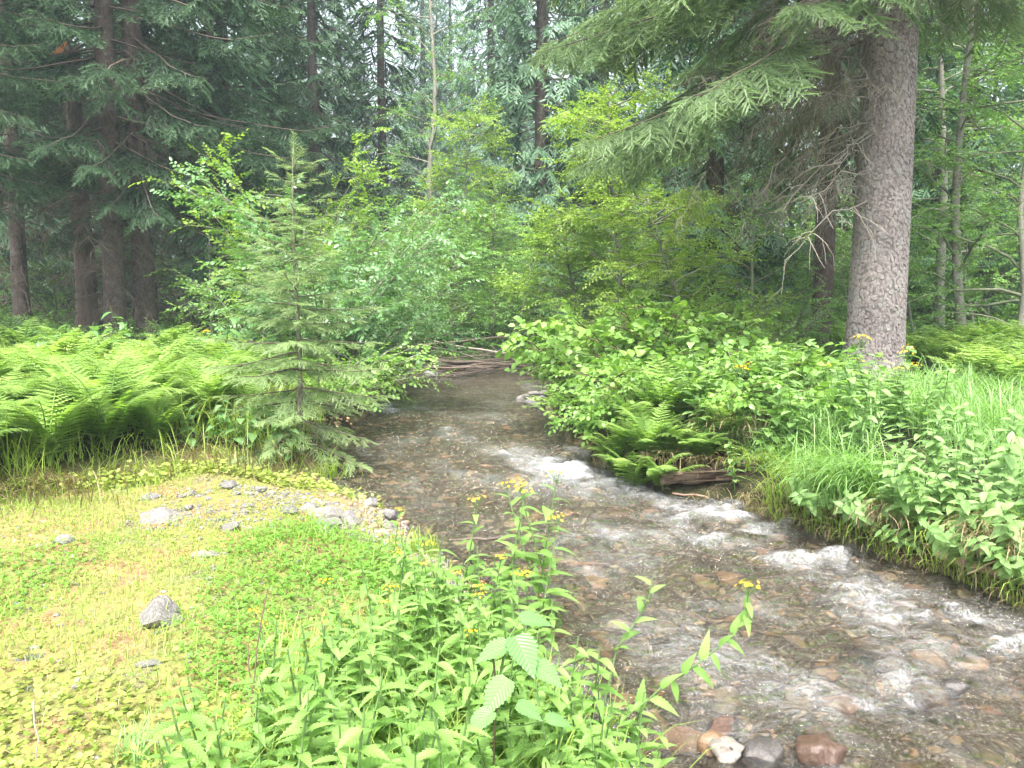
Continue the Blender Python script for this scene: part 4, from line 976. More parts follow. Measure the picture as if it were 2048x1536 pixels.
# tall bushes on the left of the creek
def bush(lab, u, Y_, H_, R_, ns, seed, ts, size, space, mt, sub=8, subl=.3, lean=(0, 0), name='bush', e=(1.05, 1.4), stem='bark_green', fill=.22, rad=.02):
    w, l = shrub(ns, H_, R_, seed, ts, size, space, sub, subl, lean, rad, .3, e, fill)
    return make_shrub(name, lab, [make_mesh('stems', w, M[stem]), make_mesh('foliage', l, M[mt])], foot(u, Y_))
bush('tall pale-leaved bush with layered leaves behind the young spruce', 655, 12.0, 3.7, 1.6, 18, 51, SPG['mid'], .32, .125, 'leaf_pale', 10, .25, e=(1.1, 1.45))
bush('yellow-green topped bush left of the pale-leaved one', 585, 13.6, 4.5, .7, 10, 52, SPG['mid'], .30, .13, 'leaf_lime', 9, .17, e=(1.3, 1.52))
bush('round pale-green bush hanging over the creek on the left', 690, 12.6, 2.1, 1.5, 16, 53, SPG['mid'], .30, .115, 'leaf_pale', 9, .34, (.1, -.1), e=(.7, 1.3))
bush('pale bush at the left of the brush jam', 735, 15.2, 2.7, 1.5, 14, 54, SPG['mid'], .32, .13, 'leaf_pale', 9, .32)
bush('bush with many thin bare stems low over the water', 655, 10.2, 1.4, 1.15, 16, 55, SPG['mid'], .28, .12, 'leaf_shrub', 7, .35, (.15, 0), e=(.6, 1.3))
bush('green bush in the shade right of the left-bank trunks', 520, 16.5, 2.9, 1.8, 12, 56, SPG['mid'], .34, .15, 'leaf_alder', 8)
bush('lime bush in the shade below the beard lichen', 1420, 12.6, 1.75, 1.3, 14, 57, SPG['fine'], .28, .10, 'leaf_lime', 8, .3)
bush('dark shrub under the spruce limbs left of the huge trunk', 1560, 14.2, 1.9, 1.4, 12, 58, SPG['fine'], .34, .13, 'leaf_alder', 7)
# ------------------------------------------------------------------ brush jam, logs, sticks
t = thing('brush_jam', 'tangled heap of dead branches damming the creek bend', 'brush pile', foot(1000, 18.6))
bx_ = np.array(t.matrix_basis.translation)
r = np.random.default_rng(61); wz = float(wlev(18.6))
for i in range(64):
    x0 = r.uniform(-2.4, 2.0); L = r.uniform(.7, 2.6); zz = wz + .02 + abs(r.normal(0, .26)) * (1 - .15 * abs(x0)); az = r.choice([0., math.pi]) + r.normal(0, .42)
    q = curve((x0 - math.cos(az) * L / 2, r.normal(0, .45), zz - bx_[2]), az, r.normal(.02, .16), L, r.normal(0, .3), 0, 6, .06, r)
    g = tube(q, np.linspace(1, .45, 7) * r.uniform(.010, .032), 6, True, .1, r)
    obj('stick', make_mesh('stick', g, M['wood_stick'] if r.random() < .8 else M['twig_pale']), t)
for (x0, L, rad, e, zz) in ((-2.3, 4.2, .05, .07, .12), (-1.9, 3.6, .045, -.03, .3), (-2.6, 3.4, .03, .16, .55), (-1.2, 3., .06, .02, .02)):
    q = curve((x0, r.normal(-.1, .3), wz + zz - bx_[2]), r.normal(0, .1), e, L, r.normal(0, .12), 0, 8, .05, r)
    obj('stick', make_mesh('long_stick', tube(q, np.linspace(1, .4, 9) * rad, 8, True, .1, r), M['wood_stick']), t)
tw = np.random.default_rng(62); k = 60
P = np.stack([tw.uniform(-2.3, 2., k), tw.normal(0, .4, k), np.full(k, wz - bx_[2]) + tw.uniform(.05, .6, k)], -1)
obj('dead_twigs', make_mesh('dead_twigs', deadwood(P, tw.uniform(0, 6.28, k), tw, tw.uniform(.5, 1.2, k)), M['twig']), t, kind='stuff')

def log(name, lab, a, b, r0, r1, mt, seed, wob=.12, parts=None, cat='log', sag=0., n=16, sides=14):
    a, b = np.array(a), np.array(b); s = np.linspace(0, 1, n)[:, None]
    rr = np.random.default_rng(seed)
    p = a + (b - a) * s + np.array([0, 0, 1]) * (-sag * np.sin(s * np.pi)) + rr.normal(0, r0 * .08, (n, 3))
    L = np.linalg.norm(b - a)
    t = thing(name, lab, cat, a)
    g = tube(p - a, r0 + (r1 - r0) * s[:, 0], sides, True, wob, rr)
    obj('stem', make_mesh('log', g, mt, smooth=False), t)
    return t, p - a, rr
# split rotten log at the right-hand water edge
a, b = at(1322, 958, 7.0), at(1600, 945, 7.05)
t, p, rr = log('broken_log', 'short rotten split log lying on the right-hand bank edge above the water', a, b, .048, .06, M['wood_rot'], 5, .3)
for i in range(9):
    s0 = rr.uniform(0, .6); q0 = p[0] + (p[-1] - p[0]) * s0; q1 = p[0] + (p[-1] - p[0]) * min(1, s0 + rr.uniform(.2, .4))
    off = np.array([0, -.06 + rr.uniform(-.02, .04), rr.uniform(-.03, .085)])
    w = rr.uniform(.012, .03); V = [q0 + off, q0 + off + [0, -.012, w], q1 + off + [0, -.012, w * .8], q1 + off, q0 + off + [0, .03, w * .5], q1 + off + [0, .03, w * .5]]
    obj('splinter', make_mesh('splinter', Geo(V, [[0, 3, 2], [0, 2, 1], [1, 2, 5], [1, 5, 4], [0, 1, 4], [3, 5, 2]]), M['wood_rot'], smooth=False), t)
a, b = at(1490, 935, 7.05), at(1620, 862, 7.4)
log('log', 'grey log end leaning down to the split rotten log', a, b, .06, .075, M['wood_stick'], 6)
a, b = at(1875, 1108, 5.15), at(2075, 1172, 4.62)
log('log', 'thin reddish log lying along the water under the right bank', a, b, .026, .034, M['wood_log'], 7, .08)
for i, (pa, pb, rad, lab, mt) in enumerate([((1345, 985, 7.0), (1480, 1003, 6.8), .010, 'reddish stick at the water under the split log, lower', 'wood_log'),
        ((1330, 975, 7.1), (1420, 1000, 6.9), .012, 'crooked brown stick slanting under the split log', 'wood_stick'), ((1525, 880, 7.2), (1600, 1010, 6.5), .008, 'pale dry stalk leaning over the bank beside the split log', 'straw'),
        ((1545, 870, 7.3), (1640, 1020, 6.3), .007, 'thin dry stalk leaning over the grass right of the split log', 'straw'), ((1000, 1075, 5.5), (905, 1080, 5.4), .012, 'dark wet twig lying at the waterline among flower stems', 'wood_stick'),
        ((1695, 1060, 5.9), (1830, 1010, 6.1), .006, 'bent yellowish stem sticking out from the bank over the water', 'straw'), ((1935, 1150, 4.75), (2060, 1090, 4.7), .006, 'dry grass stalk crossing the thin reddish log', 'straw'),
        ((1415, 985, 7.0), (1510, 960, 7.2), .009, 'grey stick poking out below the split log', 'twig_pale'), ((66, 1400, 2.75), (76, 1560, 2.55), .0035, 'thin white dry stalk standing in the ground leaves at the bottom', 'twig_pale'),
        ((284, 1478, 2.6), (338, 1488, 2.62), .0030, 'short bent pale straw near the bottom edge', 'twig_pale'), ((527, 1180, 3.0), (500, 1536, 2.55), .0035, 'tall thin brown dead stalk in front of the clover patch', 'stem_dark'),
        ((493, 1290, 2.9), (510, 1440, 2.75), .003, 'short dark dead stalk beside the tall brown one', 'stem_dark'), ((330, 790, 8.4), (318, 850, 8.3), .008, 'dark forked dead stem standing in the ferns', 'stem_dark'),
        ((365, 810, 8.2), (370, 865, 8.2), .007, 'dark dead stem right of the forked one in the ferns', 'stem_dark'), ((1425, 905, 7.5), (1420, 940, 7.45), .010, 'grey stub standing behind the split log', 'twig_pale')]):
    A, B = at(*pa), at(*pb)
    rs = np.random.default_rng(600 + i); s = np.linspace(0, 1, 7)[:, None]; p = A + (B - A) * s + rs.normal(0, np.linalg.norm(B - A) * .012, (7, 3))
    o = obj('stick' if mt != 'straw' else 'dry_stalk', make_mesh('stick', tube(p - A, rad * np.linspace(1, .7, 7), 6, True, .1, rs), M[mt]), None, Matrix.Translation(Vector(A))); tag(o, lab, 'stick')

# ------------------------------------------------------------------ ferns
def frond(seed, up=1.15, bend=1.7, np_=24, w=.2, fine=True):
    """one fern frond of unit length, arching along +Y"""
    r = np.random.default_rng(seed)
    q = curve((0, 0, 0), math.pi / 2, up, 1., -bend * .35, -bend * .65, 12, .02, r); gs = [tube(q, np.linspace(.008, .002, 13), 3, False, rg=r)]
    gs[0].R[:] = .2
    s = np.linspace(.14, .985, np_); P, T = along(q, s)
    shp = np.sin(np.clip((s - .05) / .95, 0, 1) ** .75 * np.pi) ** .75 * (1.05 - .45 * s) + .03
    Sd = np.array([1., 0, 0])
    Nn = np.cross(T, Sd); Nn *= -1
    for sd in (-1, 1):
        for i in range(np_):
            L = w * 1.35 * shp[i] * r.uniform(.88, 1.08)
            a = math.radians(66 - 22 * s[i] + r.normal(0, 4)); D = T[i] * math.cos(a) + Sd * sd * math.sin(a) + np.array([0, 0, -.18 + r.normal(0, .05)])
            D = nrm(D); up_ = nrm(np.cross(np.cross(D, np.array([0, 0, 1.])), D) + Nn[i] * .0)
            sdv = nrm(np.cross(D, up_))
            if fine:
                m = 9; k = (np.arange(m) + .5) / m; hw = .23 * L * (1 - k) ** .65 + .004; base = P[i] + D * (k * L)[:, None] - np.array([0, 0, 1]) * (.12 * L * k ** 2)[:, None]
                st = L / m * .48
                V = []; F = []
                for j in range(m):
                    b0 = base[j] - D * st; b1 = base[j] + D * st
                    for e in (-1, 1):
                        n0 = len(V); V += [b0, b1, base[j] + sdv * e * hw[j] + D * st * 1.1 - np.array([0, 0, .1 * hw[j]])]; F.append([n0, n0 + 1, n0 + 2])
                gs.append(Geo(V, F, r.uniform(.1, .5), s[i] * .8))
            else:
                hw = .2 * L
                V = [P[i], P[i] + D * L * .4 + sdv * hw, P[i] + D * L * .4 - sdv * hw, P[i] + D * L - [0, 0, .1 * L]]
                gs.append(Geo(V, [[0, 1, 3], [0, 3, 2]], r.uniform(.1, .5), s[i] * .8))
    return join(gs)
FR = [make_mesh('frond', frond(700 + i, 1.22 + .1 * i, 1.1 + .3 * i, 22 + i, .19 + .01 * i), M['fern']) for i in range(4)]
FRL = [frond(720 + i, 1.2 + .1 * (i % 3), 1.2 + .25 * i, 18, .2, False) for i in range(3)]
def fern_clump_geo(seed, n):
    r = np.random.default_rng(seed); az = np.arange(n) * 2.4 + r.normal(0, .2, n)
    D = np.stack([np.cos(az), np.sin(az), r.uniform(-.1, .25, n)], -1); S, D, N = frames(D, np.array([0, 0, 1.]))
    return spread(FRL, S, D, N, np.zeros((n, 3)), r.uniform(.75, 1.1, n), r.uniform(0, .4, n), r)
FAR_FERN = [make_mesh('fern_clump', fern_clump_geo(730 + i, 11), M['fern']) for i in range(3)]
def fern(p, size, seed, lab, group, n=10, lean=0., laz=0.):
    r = np.random.default_rng(seed); t = thing('fern', lab, 'fern', p, 0, group)
    for i in range(n):
        az = i * 2.4 + r.normal(0, .25); D = np.array([[math.cos(az), math.sin(az), r.uniform(-.15, .3)]]); D = D + lean * np.array([[math.cos(laz), math.sin(laz), -.15]])
        S, D, N = frames(D, np.array([0, 0, 1.])); obj('frond', FR[int(r.integers(0, 4))], t, mtx(S[0], D[0], N[0], np.array([0, 0, -.02]), size * r.uniform(.75, 1.12)))
    return t
FERN_LEFT = [(-9, 5.3), (-4.1, 6.3), (-3.2, 7.4), (-3.0, 8.4), (-3.4, 9.8), (-4.6, 11.6), (-9.5, 12.)]
for i, p in enumerate(scatter([(-5.2, 5.5), (-4.1, 6.15), (-3.1, 7.3), (-2.7, 8.2), (-2.7, 8.8), (-3.4, 9.6), (-6.4, 9.4)], 36, .36, 1)):
    zn = 'near the left border of the photo' if p[0] < -4.6 else ('next to the young spruce' if p[0] > -3.4 else 'at the middle of the bank')
    fern(p, U(.7, 1.2), 800 + i, 'bright lady fern in front on the left bank, ' + zn, 'front lady ferns ' + zn)
for i, p in enumerate(scatter([(-6.4, 9.4), (-3.4, 9.6), (-3.2, 11.5), (-5, 14.2), (-10, 13.5)], 60, .36, 2)):
    o = obj('fern', FAR_FERN[i % 3], None, Matrix.Translation(Vector(p)) @ Matrix.Rotation(U(0, 6.28), 4, 'Z') @ Matrix.Scale(U(.6, 1.1), 4)); tag(o, 'lady fern in the back rows of the left bank near the spruce trunks', 'fern', 'lady ferns at the back of the left bank')
# right bank: the hanging ferns over the water and the ferns below the big spruce
for i, (u, v, s, lab) in enumerate([(1300, 935, .75, 'yellow-green fern drooping over the water left of the split log'), (1255, 915, .6, 'small fern at the very bank edge, nearest the creek on the right'), (1330, 870, 1.0, 'large fern with upright fronds inside the leafy shrubs'),
        (1390, 850, .85, 'fern with arching fronds behind the drooping one'), (1400, 925, .6, 'fern above the split log'), (1450, 905, .7, 'fern among dry grass above the split log'), (1350, 925, .55, 'small fern left above the split log'), (1270, 880, .8, 'fern half hidden by leafy shrubs at the right creek edge')]):
    fern(ground(u, v), s, 850 + i, lab, None, 12, .35 if i < 2 else .0, -2.2)
for i, (x, y, s, lab) in enumerate([(1.2, 7.42, .7, 'fern hanging down the bank beside the left end of the split log'), (1.42, 7.12, .5, 'smallest fern hanging over the left end of the split log'), (1.08, 7.8, .7, 'fern hanging over the water between log and leafy shrubs'), (1.75, 7.3, .6, 'fern growing out over the middle of the split log')]):
    fern(on(x, y), s, 870 + i, lab, None, 11, .6, -2.5)
for i, p in enumerate(scatter([(2.2, 9.6), (4.2, 9.8), (4.4, 13), (2.5, 13.5), (1.9, 11)], 26, .42, 3)):
    o = obj('fern', FAR_FERN[i % 3], None, Matrix.Translation(Vector(p)) @ Matrix.Rotation(U(0, 6.28), 4, 'Z') @ Matrix.Scale(U(.6, .9), 4)); tag(o, 'fern in the shade left of the huge spruce', 'fern', 'ferns left of the huge spruce')
for i, p in enumerate(scatter([(5.4, 8.6), (9.2, 8.2), (10.5, 13.5), (5.6, 13.2)], 56, .4, 4)):
    o = obj('fern', FAR_FERN[i % 3], None, Matrix.Translation(Vector(p)) @ Matrix.Rotation(U(0, 6.28), 4, 'Z') @ Matrix.Scale(U(.75, 1.05), 4)); tag(o, 'fern in the bed right of the huge spruce', 'fern', 'ferns right of the huge spruce')

# ------------------------------------------------------------------ grass
def blades(P, L, r, w=.004, bend=(.3, 1.2), az=None, segs=4, lean=(0., 0.)):
    n = len(P); P = np.asarray(P); L = np.broadcast_to(L, (n,))
    az = r.uniform(0, 6.28, n) if az is None else az
    b = r.uniform(bend[0], bend[1], n); e0 = np.pi / 2 - r.uniform(.0, .35, n)
    pos = P.copy().astype(float); rows = []
    sd = np.stack([-np.sin(az), np.cos(az), 0 * az], -1); ww = w * r.uniform(.7, 1.3, n)
    for k in range(segs + 1):
        s = k / segs
        if k < segs: rows += [pos - sd * (ww * (1 - .55 * s))[:, None], pos + sd * (ww * (1 - .55 * s))[:, None]]
        else: rows += [pos]
        e = e0 - b * (s + .5 / segs) ** 1.3 * 1.5
        pos = pos + np.stack([np.cos(e) * np.cos(az) + lean[0] * s, np.cos(e) * np.sin(az) + lean[1] * s, np.sin(e)], -1) * (L / segs)[:, None]
    V = np.stack(rows, 1); F = []
    for k in range(segs - 1): F += [[2 * k, 2 * k + 1, 2 * k + 3], [2 * k, 2 * k + 3, 2 * k + 2]]
    k = segs - 1; F += [[2 * k, 2 * k + 1, 2 * k + 2]]
    nv = 2 * segs + 1
    F = np.array(F)[None] + (np.arange(n) * nv)[:, None, None]
    T = np.tile(np.concatenate([np.repeat(np.arange(segs) / segs, 2), [1.]]), n)
    return Geo(V.reshape(-1, 3), F.reshape(-1, 3), np.repeat(r.random(n), nv), T)
def area(poly, n, seed, clump=0., jit=0.):
    r = np.random.default_rng(seed); xs = [p[0] for p in poly]; ys = [p[1] for p in poly]; out = []
    x = r.uniform(min(xs), max(xs), n * 4); y = r.uniform(min(ys), max(ys), n * 4)
    ins = np.zeros(len(x), bool); j = len(poly) - 1
    for i in range(len(poly)):
        c = ((poly[i][1] > y) != (poly[j][1] > y)) & (x < (poly[j][0] - poly[i][0]) * (y - poly[i][1]) / (poly[j][1] - poly[i][1] + 1e-12) + poly[i][0]); ins ^= c; j = i
    x, y = x[ins], y[ins]
    if clump:
        m = fbm(x * clump + seed, y * clump, 2) > r.uniform(.3, .62, len(x)); x, y = x[m], y[m]
    x, y = x[:n], y[:n]
    if jit: x = x + r.normal(0, jit, len(x)); y = y + r.normal(0, jit, len(y))
    a_, b_ = edges(x, y); ok = (x < a_ - .02) | (x > b_ + .02); x, y = x[ok], y[ok]
    return np.stack([x, y, terrain(x, y) - .01], -1)
r = np.random.default_rng(90)
P = area([(2.2, 7.4), (2.5, 6.3), (2.9, 5.6), (3.4, 4.6), (4.6, 3.6), (6.5, 5.5), (8.5, 8.5), (7, 10), (2.9, 10.), (2., 8.3)], 10500, 91, 1.1)
obj('tall_grass', make_mesh('tall_grass', blades(P, r.uniform(.32, .7, len(P)), r, .0055, (.5, 1.5)), M['grass']), kind='stuff')['label'] = 'tall lush grass on the right bank'
P = area([(-9, 5.0), (-4, 6.0), (-2.4, 7.2), (-1.9, 8.3), (-2.3, 9.5), (-3.2, 12), (-10, 12)], 6500, 92, 1.1)
obj('bank_grass', make_mesh('bank_grass', blades(P, r.uniform(.3, .75, len(P)), r, .0045, (.4, 1.4)), M['grass_lime']), kind='stuff')['label'] = 'grass between the ferns on the left bank'
P = area([(-7, 4.7), (-4, 5.85), (-2.9, 7.0), (-1.6, 7.4), (-1.5, 7.8), (-3, 7.7), (-4.3, 6.5), (-7, 5.6)], 1100, 93)
g1 = blades(P, r.uniform(.15, .5, len(P)), r, .0035, (.5, 1.5))
obj('edge_grass', make_mesh('edge_grass', g1, M['grass_lime']), kind='stuff')['label'] = 'grass at the foot of the fern bank'
P = area([(-4.5, 1.6), (.9, 1.6), (.3, 3.5), (-.3, 5.1), (-1.2, 6.6), (-2.4, 7.2), (-4.2, 6.1), (-6, 4.9)], 11500, 94, 1.6)
obj('short_grass', make_mesh('short_grass', blades(P, r.uniform(.04, .16, len(P)), r, .0022, (.3, 1.6), segs=3), M['grass_lime']), kind='stuff')['label'] = 'short grass over the gravel bar'
P = area([(-1.1, 1.9), (.6, 1.9), (.5, 2.7), (0., 4.0), (-1., 3.6)], 1500, 95)
obj('meadow_grass', make_mesh('meadow_grass', blades(P, r.uniform(.2, .55, len(P)), r, .0034, (.3, 1.3)), M['grass_lime']), kind='stuff')['label'] = 'long grass among the yellow-flowered plants'
rs = np.random.default_rng(190); ye = rs.uniform(2.6, 6.5, 2300); xe = edges(0., ye)[1] + np.abs(rs.normal(.08, .14, 2300))
P = np.stack([xe, ye, terrain(xe, ye)], -1)
gE_ = blades(P, rs.uniform(.12, .5, len(P)), rs, .0040, (.5, 1.9), 3.7 + rs.normal(0, 1.1, len(P)))
obj('overhanging_grass', make_mesh('overhanging_grass', gE_, M['grass_lime']), kind='stuff')['label'] = 'grass hanging over the edge of the right bank'
ye = rs.uniform(3.6, 6.9, 600); xe = edges(0., ye)[1] + np.abs(rs.normal(.02, .08, 600)); P = np.stack([xe, ye, terrain(xe, ye)], -1)
obj('dry_grass', make_mesh('dry_grass', blades(P, rs.uniform(.15, .4, len(P)), rs, .0035, (1.2, 2.1), 3.8 + rs.normal(0, 1., len(P))), M['straw']), kind='stuff')['label'] = 'dry grass hanging under the lip of the right bank'
P = area([(-4.5, 1.6), (.3, 1.6), (.1, 3.5), (-.4, 5.), (-1.2, 6.5), (-2.4, 7.1), (-4.2, 6.), (-6, 4.8)], 2600, 194, 1.3)
obj('dry_straw', make_mesh('dry_straw', blades(P, rs.uniform(.04, .14, len(P)), rs, .0018, (.8, 2.2), segs=3), M['straw']), kind='stuff')['label'] = 'short dry straw over the gravel bar'
def tuft(u, v, n, L, lab, mt, az, spreada, bend, w=.005, seed=0, rad=.12, name='grass_tuft'):
    rr = np.random.default_rng(seed); p = ground(u, v); q = np.stack([rr.normal(0, rad, n), rr.normal(0, rad * .7, n), np.zeros(n)], -1)
    g = blades(q, rr.uniform(.6, 1.1, n) * L, rr, w, bend, az + rr.normal(0, spreada, n), 5)
    o = obj(name, make_mesh(name, g, M[mt]), None, Matrix.Translation(Vector(p))); return tag(o, lab, 'grass tuft')
tuft(1720, 1000, 420, .75, 'long green grass tuft combed down over the water on the right bank', 'grass', 3.6, .35, (1., 1.7), seed=1, rad=.22)
tuft(1640, 990, 150, .5, 'thin yellowish grass tuft right of the split log', 'grass_lime', 3.9, .5, (.9, 1.7), seed=2, rad=.16)
tuft(1790, 1050, 170, .42, 'pale dry straw tuft hanging at the bank right of the combed grass', 'straw', 3.9, .4, (1.2, 1.9), seed=3, rad=.12)
tuft(1480, 880, 260, .6, 'dry brown grass hanging under the shrubs above the split log', 'straw', 4.2, .6, (1.0, 1.9), seed=4, rad=.2)
tuft(1400, 935, 220, .35, 'dry brown grass behind the split log', 'straw', 4.4, .9, (.9, 1.8), seed=14, rad=.25)
tuft(1560, 945, 200, .4, 'green-yellow grass behind the right end of the split log', 'grass_lime', 4.2, .9, (.7, 1.7), seed=15, rad=.22)
tuft(2020, 1110, 160, .5, 'dry straw tuft over the thin reddish log at the right border', 'straw', 3.9, .6, (1.1, 1.9), seed=5, rad=.16)
tuft(1225, 940, 60, .6, 'long thin bare stems trailing into the creek below the fern', 'straw', 3.5, .3, (.8, 1.4), .003, seed=6, rad=.1)
tuft(670, 960, 70, .32, 'grass tuft on the bar tip at the water under the young spruce', 'grass_lime', 4.5, 1.2, (.4, 1.3), seed=7, rad=.14)
tuft(400, 935, 160, .4, 'brownish dry grass tuft below the broad-leaved plant on the left', 'straw', 4.5, .8, (.8, 1.6), seed=8, rad=.35)
tuft(90, 1000, 160, .4, 'brown dry grass tuft at the left foot of the fern bank', 'straw', 4.6, .8, (.6, 1.5), seed=9, rad=.3)
tuft(850, 1110, 60, .26, 'yellowish grass tuft on the stony strip by the flower stems', 'grass_lime', 4.5, 1.6, (.4, 1.2), seed=10, rad=.08)
tuft(640, 1440, 60, .5, 'long light green grass tuft in front among the yellow-flowered plants', 'grass_lime', 1.0, 1.4, (.5, 1.4), .005, seed=11, rad=.1)
tuft(270, 1530, 50, .2, 'grey-green grass tuft at the bottom edge', 'grass', 1.5, 1.4, (.3, 1.), .0028, seed=12, rad=.05)

# ------------------------------------------------------------------ clover, round leaves, moss on the bar
CL3 = []
for i in range(3):
    rr = np.random.default_rng(110 + i); D = nrm(np.stack([np.cos(np.arange(3) * 2.09), np.sin(np.arange(3) * 2.09), rr.uniform(-.1, .3, 3)], -1)); S, D, N = frames(D, np.array([0, 0, 1.]))
    lf_ = Geo([[0, 0, 0], [-.42, .55, .06], [.42, .55, .06], [-.25, .95, .0], [.25, .95, .0]], [[0, 2, 4], [0, 3, 1], [0, 4, 3]])
    CL3.append(bake(lf_, S, D, N, np.zeros((3, 3)), np.ones(3), rr.uniform(0, .3, 3)))
RND = [Geo([[0, 0, 0], [-.5, .25, .08], [.5, .25, .08], [-.52, .68, .1], [.52, .68, .1], [0, 1.05, 0]], [[0, 2, 4], [0, 4, 5], [0, 5, 3], [0, 3, 1]], .1 * i) for i in range(3)]
def carpet(name, lab, P, ts, size, h, mt, seed, tilt=.35):
    r = np.random.default_rng(seed); n = len(P); az = r.uniform(0, 6.28, n)
    D = np.stack([np.cos(az), np.sin(az), r.normal(0, tilt, n)], -1); S, D, N = frames(D, nrm(np.array([0, 0, 1.]) + r.normal(0, tilt, (n, 3))))
    hh = np.abs(r.normal(0, 1, n)) * h
    g = spread(ts, S, D, N, P + np.array([0, 0, 1.]) * (hh + .012)[:, None], size * (.35 + .95 * r.random(n)), r.uniform(0, .7, n), r)
    o = obj(name, make_mesh(name, g, M[mt]), kind='stuff'); o['label'] = lab; return o
BAR = [(-6, 1.3), (1.0, 1.3), (.45, 2.9), (-.15, 4.3), (-.5, 5.2), (-1.2, 6.3), (-2.3, 7.1), (-3, 6.9), (-4.2, 6.0), (-7, 4.7)]
carpet('clover', 'dense green clover on the gravel bar beside the water', area([(-.35, 2.6), (.1, 3.4), (-.35, 4.5), (-.85, 5.3), (-1.6, 5.6), (-1.9, 5.0), (-1.9, 4.4), (-1.45, 3.6), (-1.3, 2.8)], 11500, 96, 2.4, .13), CL3, .015, .035, 'clover', 1)
carpet('clover', 'green clover with white blossoms at the left of the bar', area([(-2.6, 4.9), (-3.1, 5.3), (-4.1, 4.9), (-3.6, 3.8), (-2.8, 3.9)], 4200, 97, 2., .15), CL3, .015, .03, 'clover', 2)
carpet('ground_leaves', 'yellow-green round leaves carpeting the near end of the bar', area([(-3.4, 1.6), (-.3, 1.6), (-.65, 2.6), (-1.2, 3.1), (-2.6, 3.5), (-3.4, 3.3)], 13000, 98, 2.2, .1), RND, .024, .045, 'carpet', 3)
carpet('ground_leaves', 'small yellow-green leaves scattered over the moss of the bar', area(BAR, 15000, 99, 2.2), RND, .016, .02, 'carpet', 4)
carpet('moss', 'orange-tan moss and dead leaves over the bar', area(BAR, 8000, 89, 1.2), RND, .013, .006, 'moss', 5, .5)
carpet('edge_leaves', 'low leaves along the bar tip at the water', area([(-4.2, 6.1), (-3, 7.), (-2.2, 7.3), (-1.5, 7.3), (-1.1, 6.6), (-1.6, 6.7), (-2.4, 6.9), (-3.2, 6.4)], 2200, 88), RND, .04, .05, 'carpet', 6)
rq = np.random.default_rng(55)
P = np.concatenate([area([(-2.9, 6.2), (-1.9, 6.6), (-1.3, 6.2), (-1.6, 5.5), (-2.6, 5.4)], 900, 56, 1.5, .1), area([(-1.6, 6.4), (-.9, 6.2), (-.3, 5.0), (.05, 4.1), (-.15, 4.0), (-.7, 4.9), (-1.3, 5.6)], 1500, 57, 0., .06), area(BAR, 700, 58, 1.2)])
pa_ = [rock_geo(1, 320 + i, 6, .7, .3, .55) for i in range(5)]; n = len(P); S_, D_, N_ = frames(nrm(np.stack([rq.normal(size=n), rq.normal(size=n), rq.normal(0, .2, n)], -1)), np.array([0, 0, 1.]))
obj('gravel', make_mesh('gravel', spread(pa_, S_, D_, N_, P + [0, 0, .012], .006 + .022 * rq.random(n) ** 2, rq.random(n), rq), M['rock'], smooth=False), GROUND, kind='stuff')
P = area(BAR, 900, 60, 0.); rl = np.random.default_rng(61); n = len(P); S_, D_, N_ = frames(nrm(np.stack([rl.normal(size=n), rl.normal(size=n), rl.normal(0, .3, n)], -1)), nrm(np.array([0, 0, 1.]) + rl.normal(0, .4, (n, 3))))
obj('dead_leaves', make_mesh('dead_leaves', bake(LEAF4, S_, D_, N_, P + [0, 0, .03], rl.uniform(.012, .035, n), rl.random(n)), M['straw']), GROUND, kind='stuff')
P = area(BAR, 420, 59, 0.); n = len(P); S_, D_, N_ = frames(nrm(np.stack([rq.normal(size=n), rq.normal(size=n), rq.normal(0, .15, n)], -1)), np.array([0, 0, 1.]))
obj('twig_litter', make_mesh('twig_litter', spread(DEAD[:2], S_, D_, N_, P + [0, 0, .025], rq.uniform(.06, .2, n), rq.random(n), rq), M['twig']), GROUND, kind='stuff')
for i, (u, v) in enumerate([(92, 1095), (114, 1080), (128, 1092), (75, 1110), (30, 1097), (476, 1183), (145, 1130), (62, 1088)]):
    p = ground(u, v); rr = np.random.default_rng(i); n = 40; D = nrm(rr.normal(size=(n, 3))); S, D, N = frames(D, np.array([.1, .2, 1.]))
    o = obj('clover_blossom', make_mesh('blossom', bake(LEAF2, S, D, N, np.zeros((n, 3)), np.full(n, .014), rr.random(n)), M['white_petal']), None, Matrix.Translation((p[0], p[1], p[2] + .05)))
    tag(o, 'white clover blossom in the clover at the left of the bar' if i != 5 else 'white clover blossom in the clover patch by the yellow flowers', 'flower', 'white clover blossoms')

# ------------------------------------------------------------------ leafy plants
def serrate(n, wmax, shape, teeth=.2, fold=.25, droop=.25, lobes=0., seed=0):
    """toothed leaf of unit length along +Y"""
    r = np.random.default_rng(seed); V = []; F = []
    ys = np.linspace(0, 1, n + 1)
    for i, y in enumerate(ys):
        w = wmax * shape(y); wt = w * (1 - teeth * (i % 2)) * (1 + lobes * math.sin(y * 14))
        z = -droop * y * y; y2 = y - (.02 if i % 2 else 0)
        V += [[0, y, z], [-wt, y2, z + fold * wt], [wt, y2, z + fold * wt]]
    for i in range(n):
        a, b = 3 * i, 3 * i + 3; F += [[a, a + 2, b + 2], [a, b + 2, b], [a, b, b + 1], [a, b + 1, a + 1]]
    return Geo(V, F, r.uniform(0, .2))
lance = lambda y: math.sin(min(1, y * 1.02) ** .62 * math.pi) ** .9 if 0 < y < 1 else .01
heart = lambda y: max(.0, (min(1., .55 + y * 2.2) if y < .3 else 1.21 - .21 * y * 1.0) * (1 - y ** 2.4)) * .9
ovate = lambda y: math.sin(y ** .75 * math.pi) ** .8 if 0 < y < 1 else .01
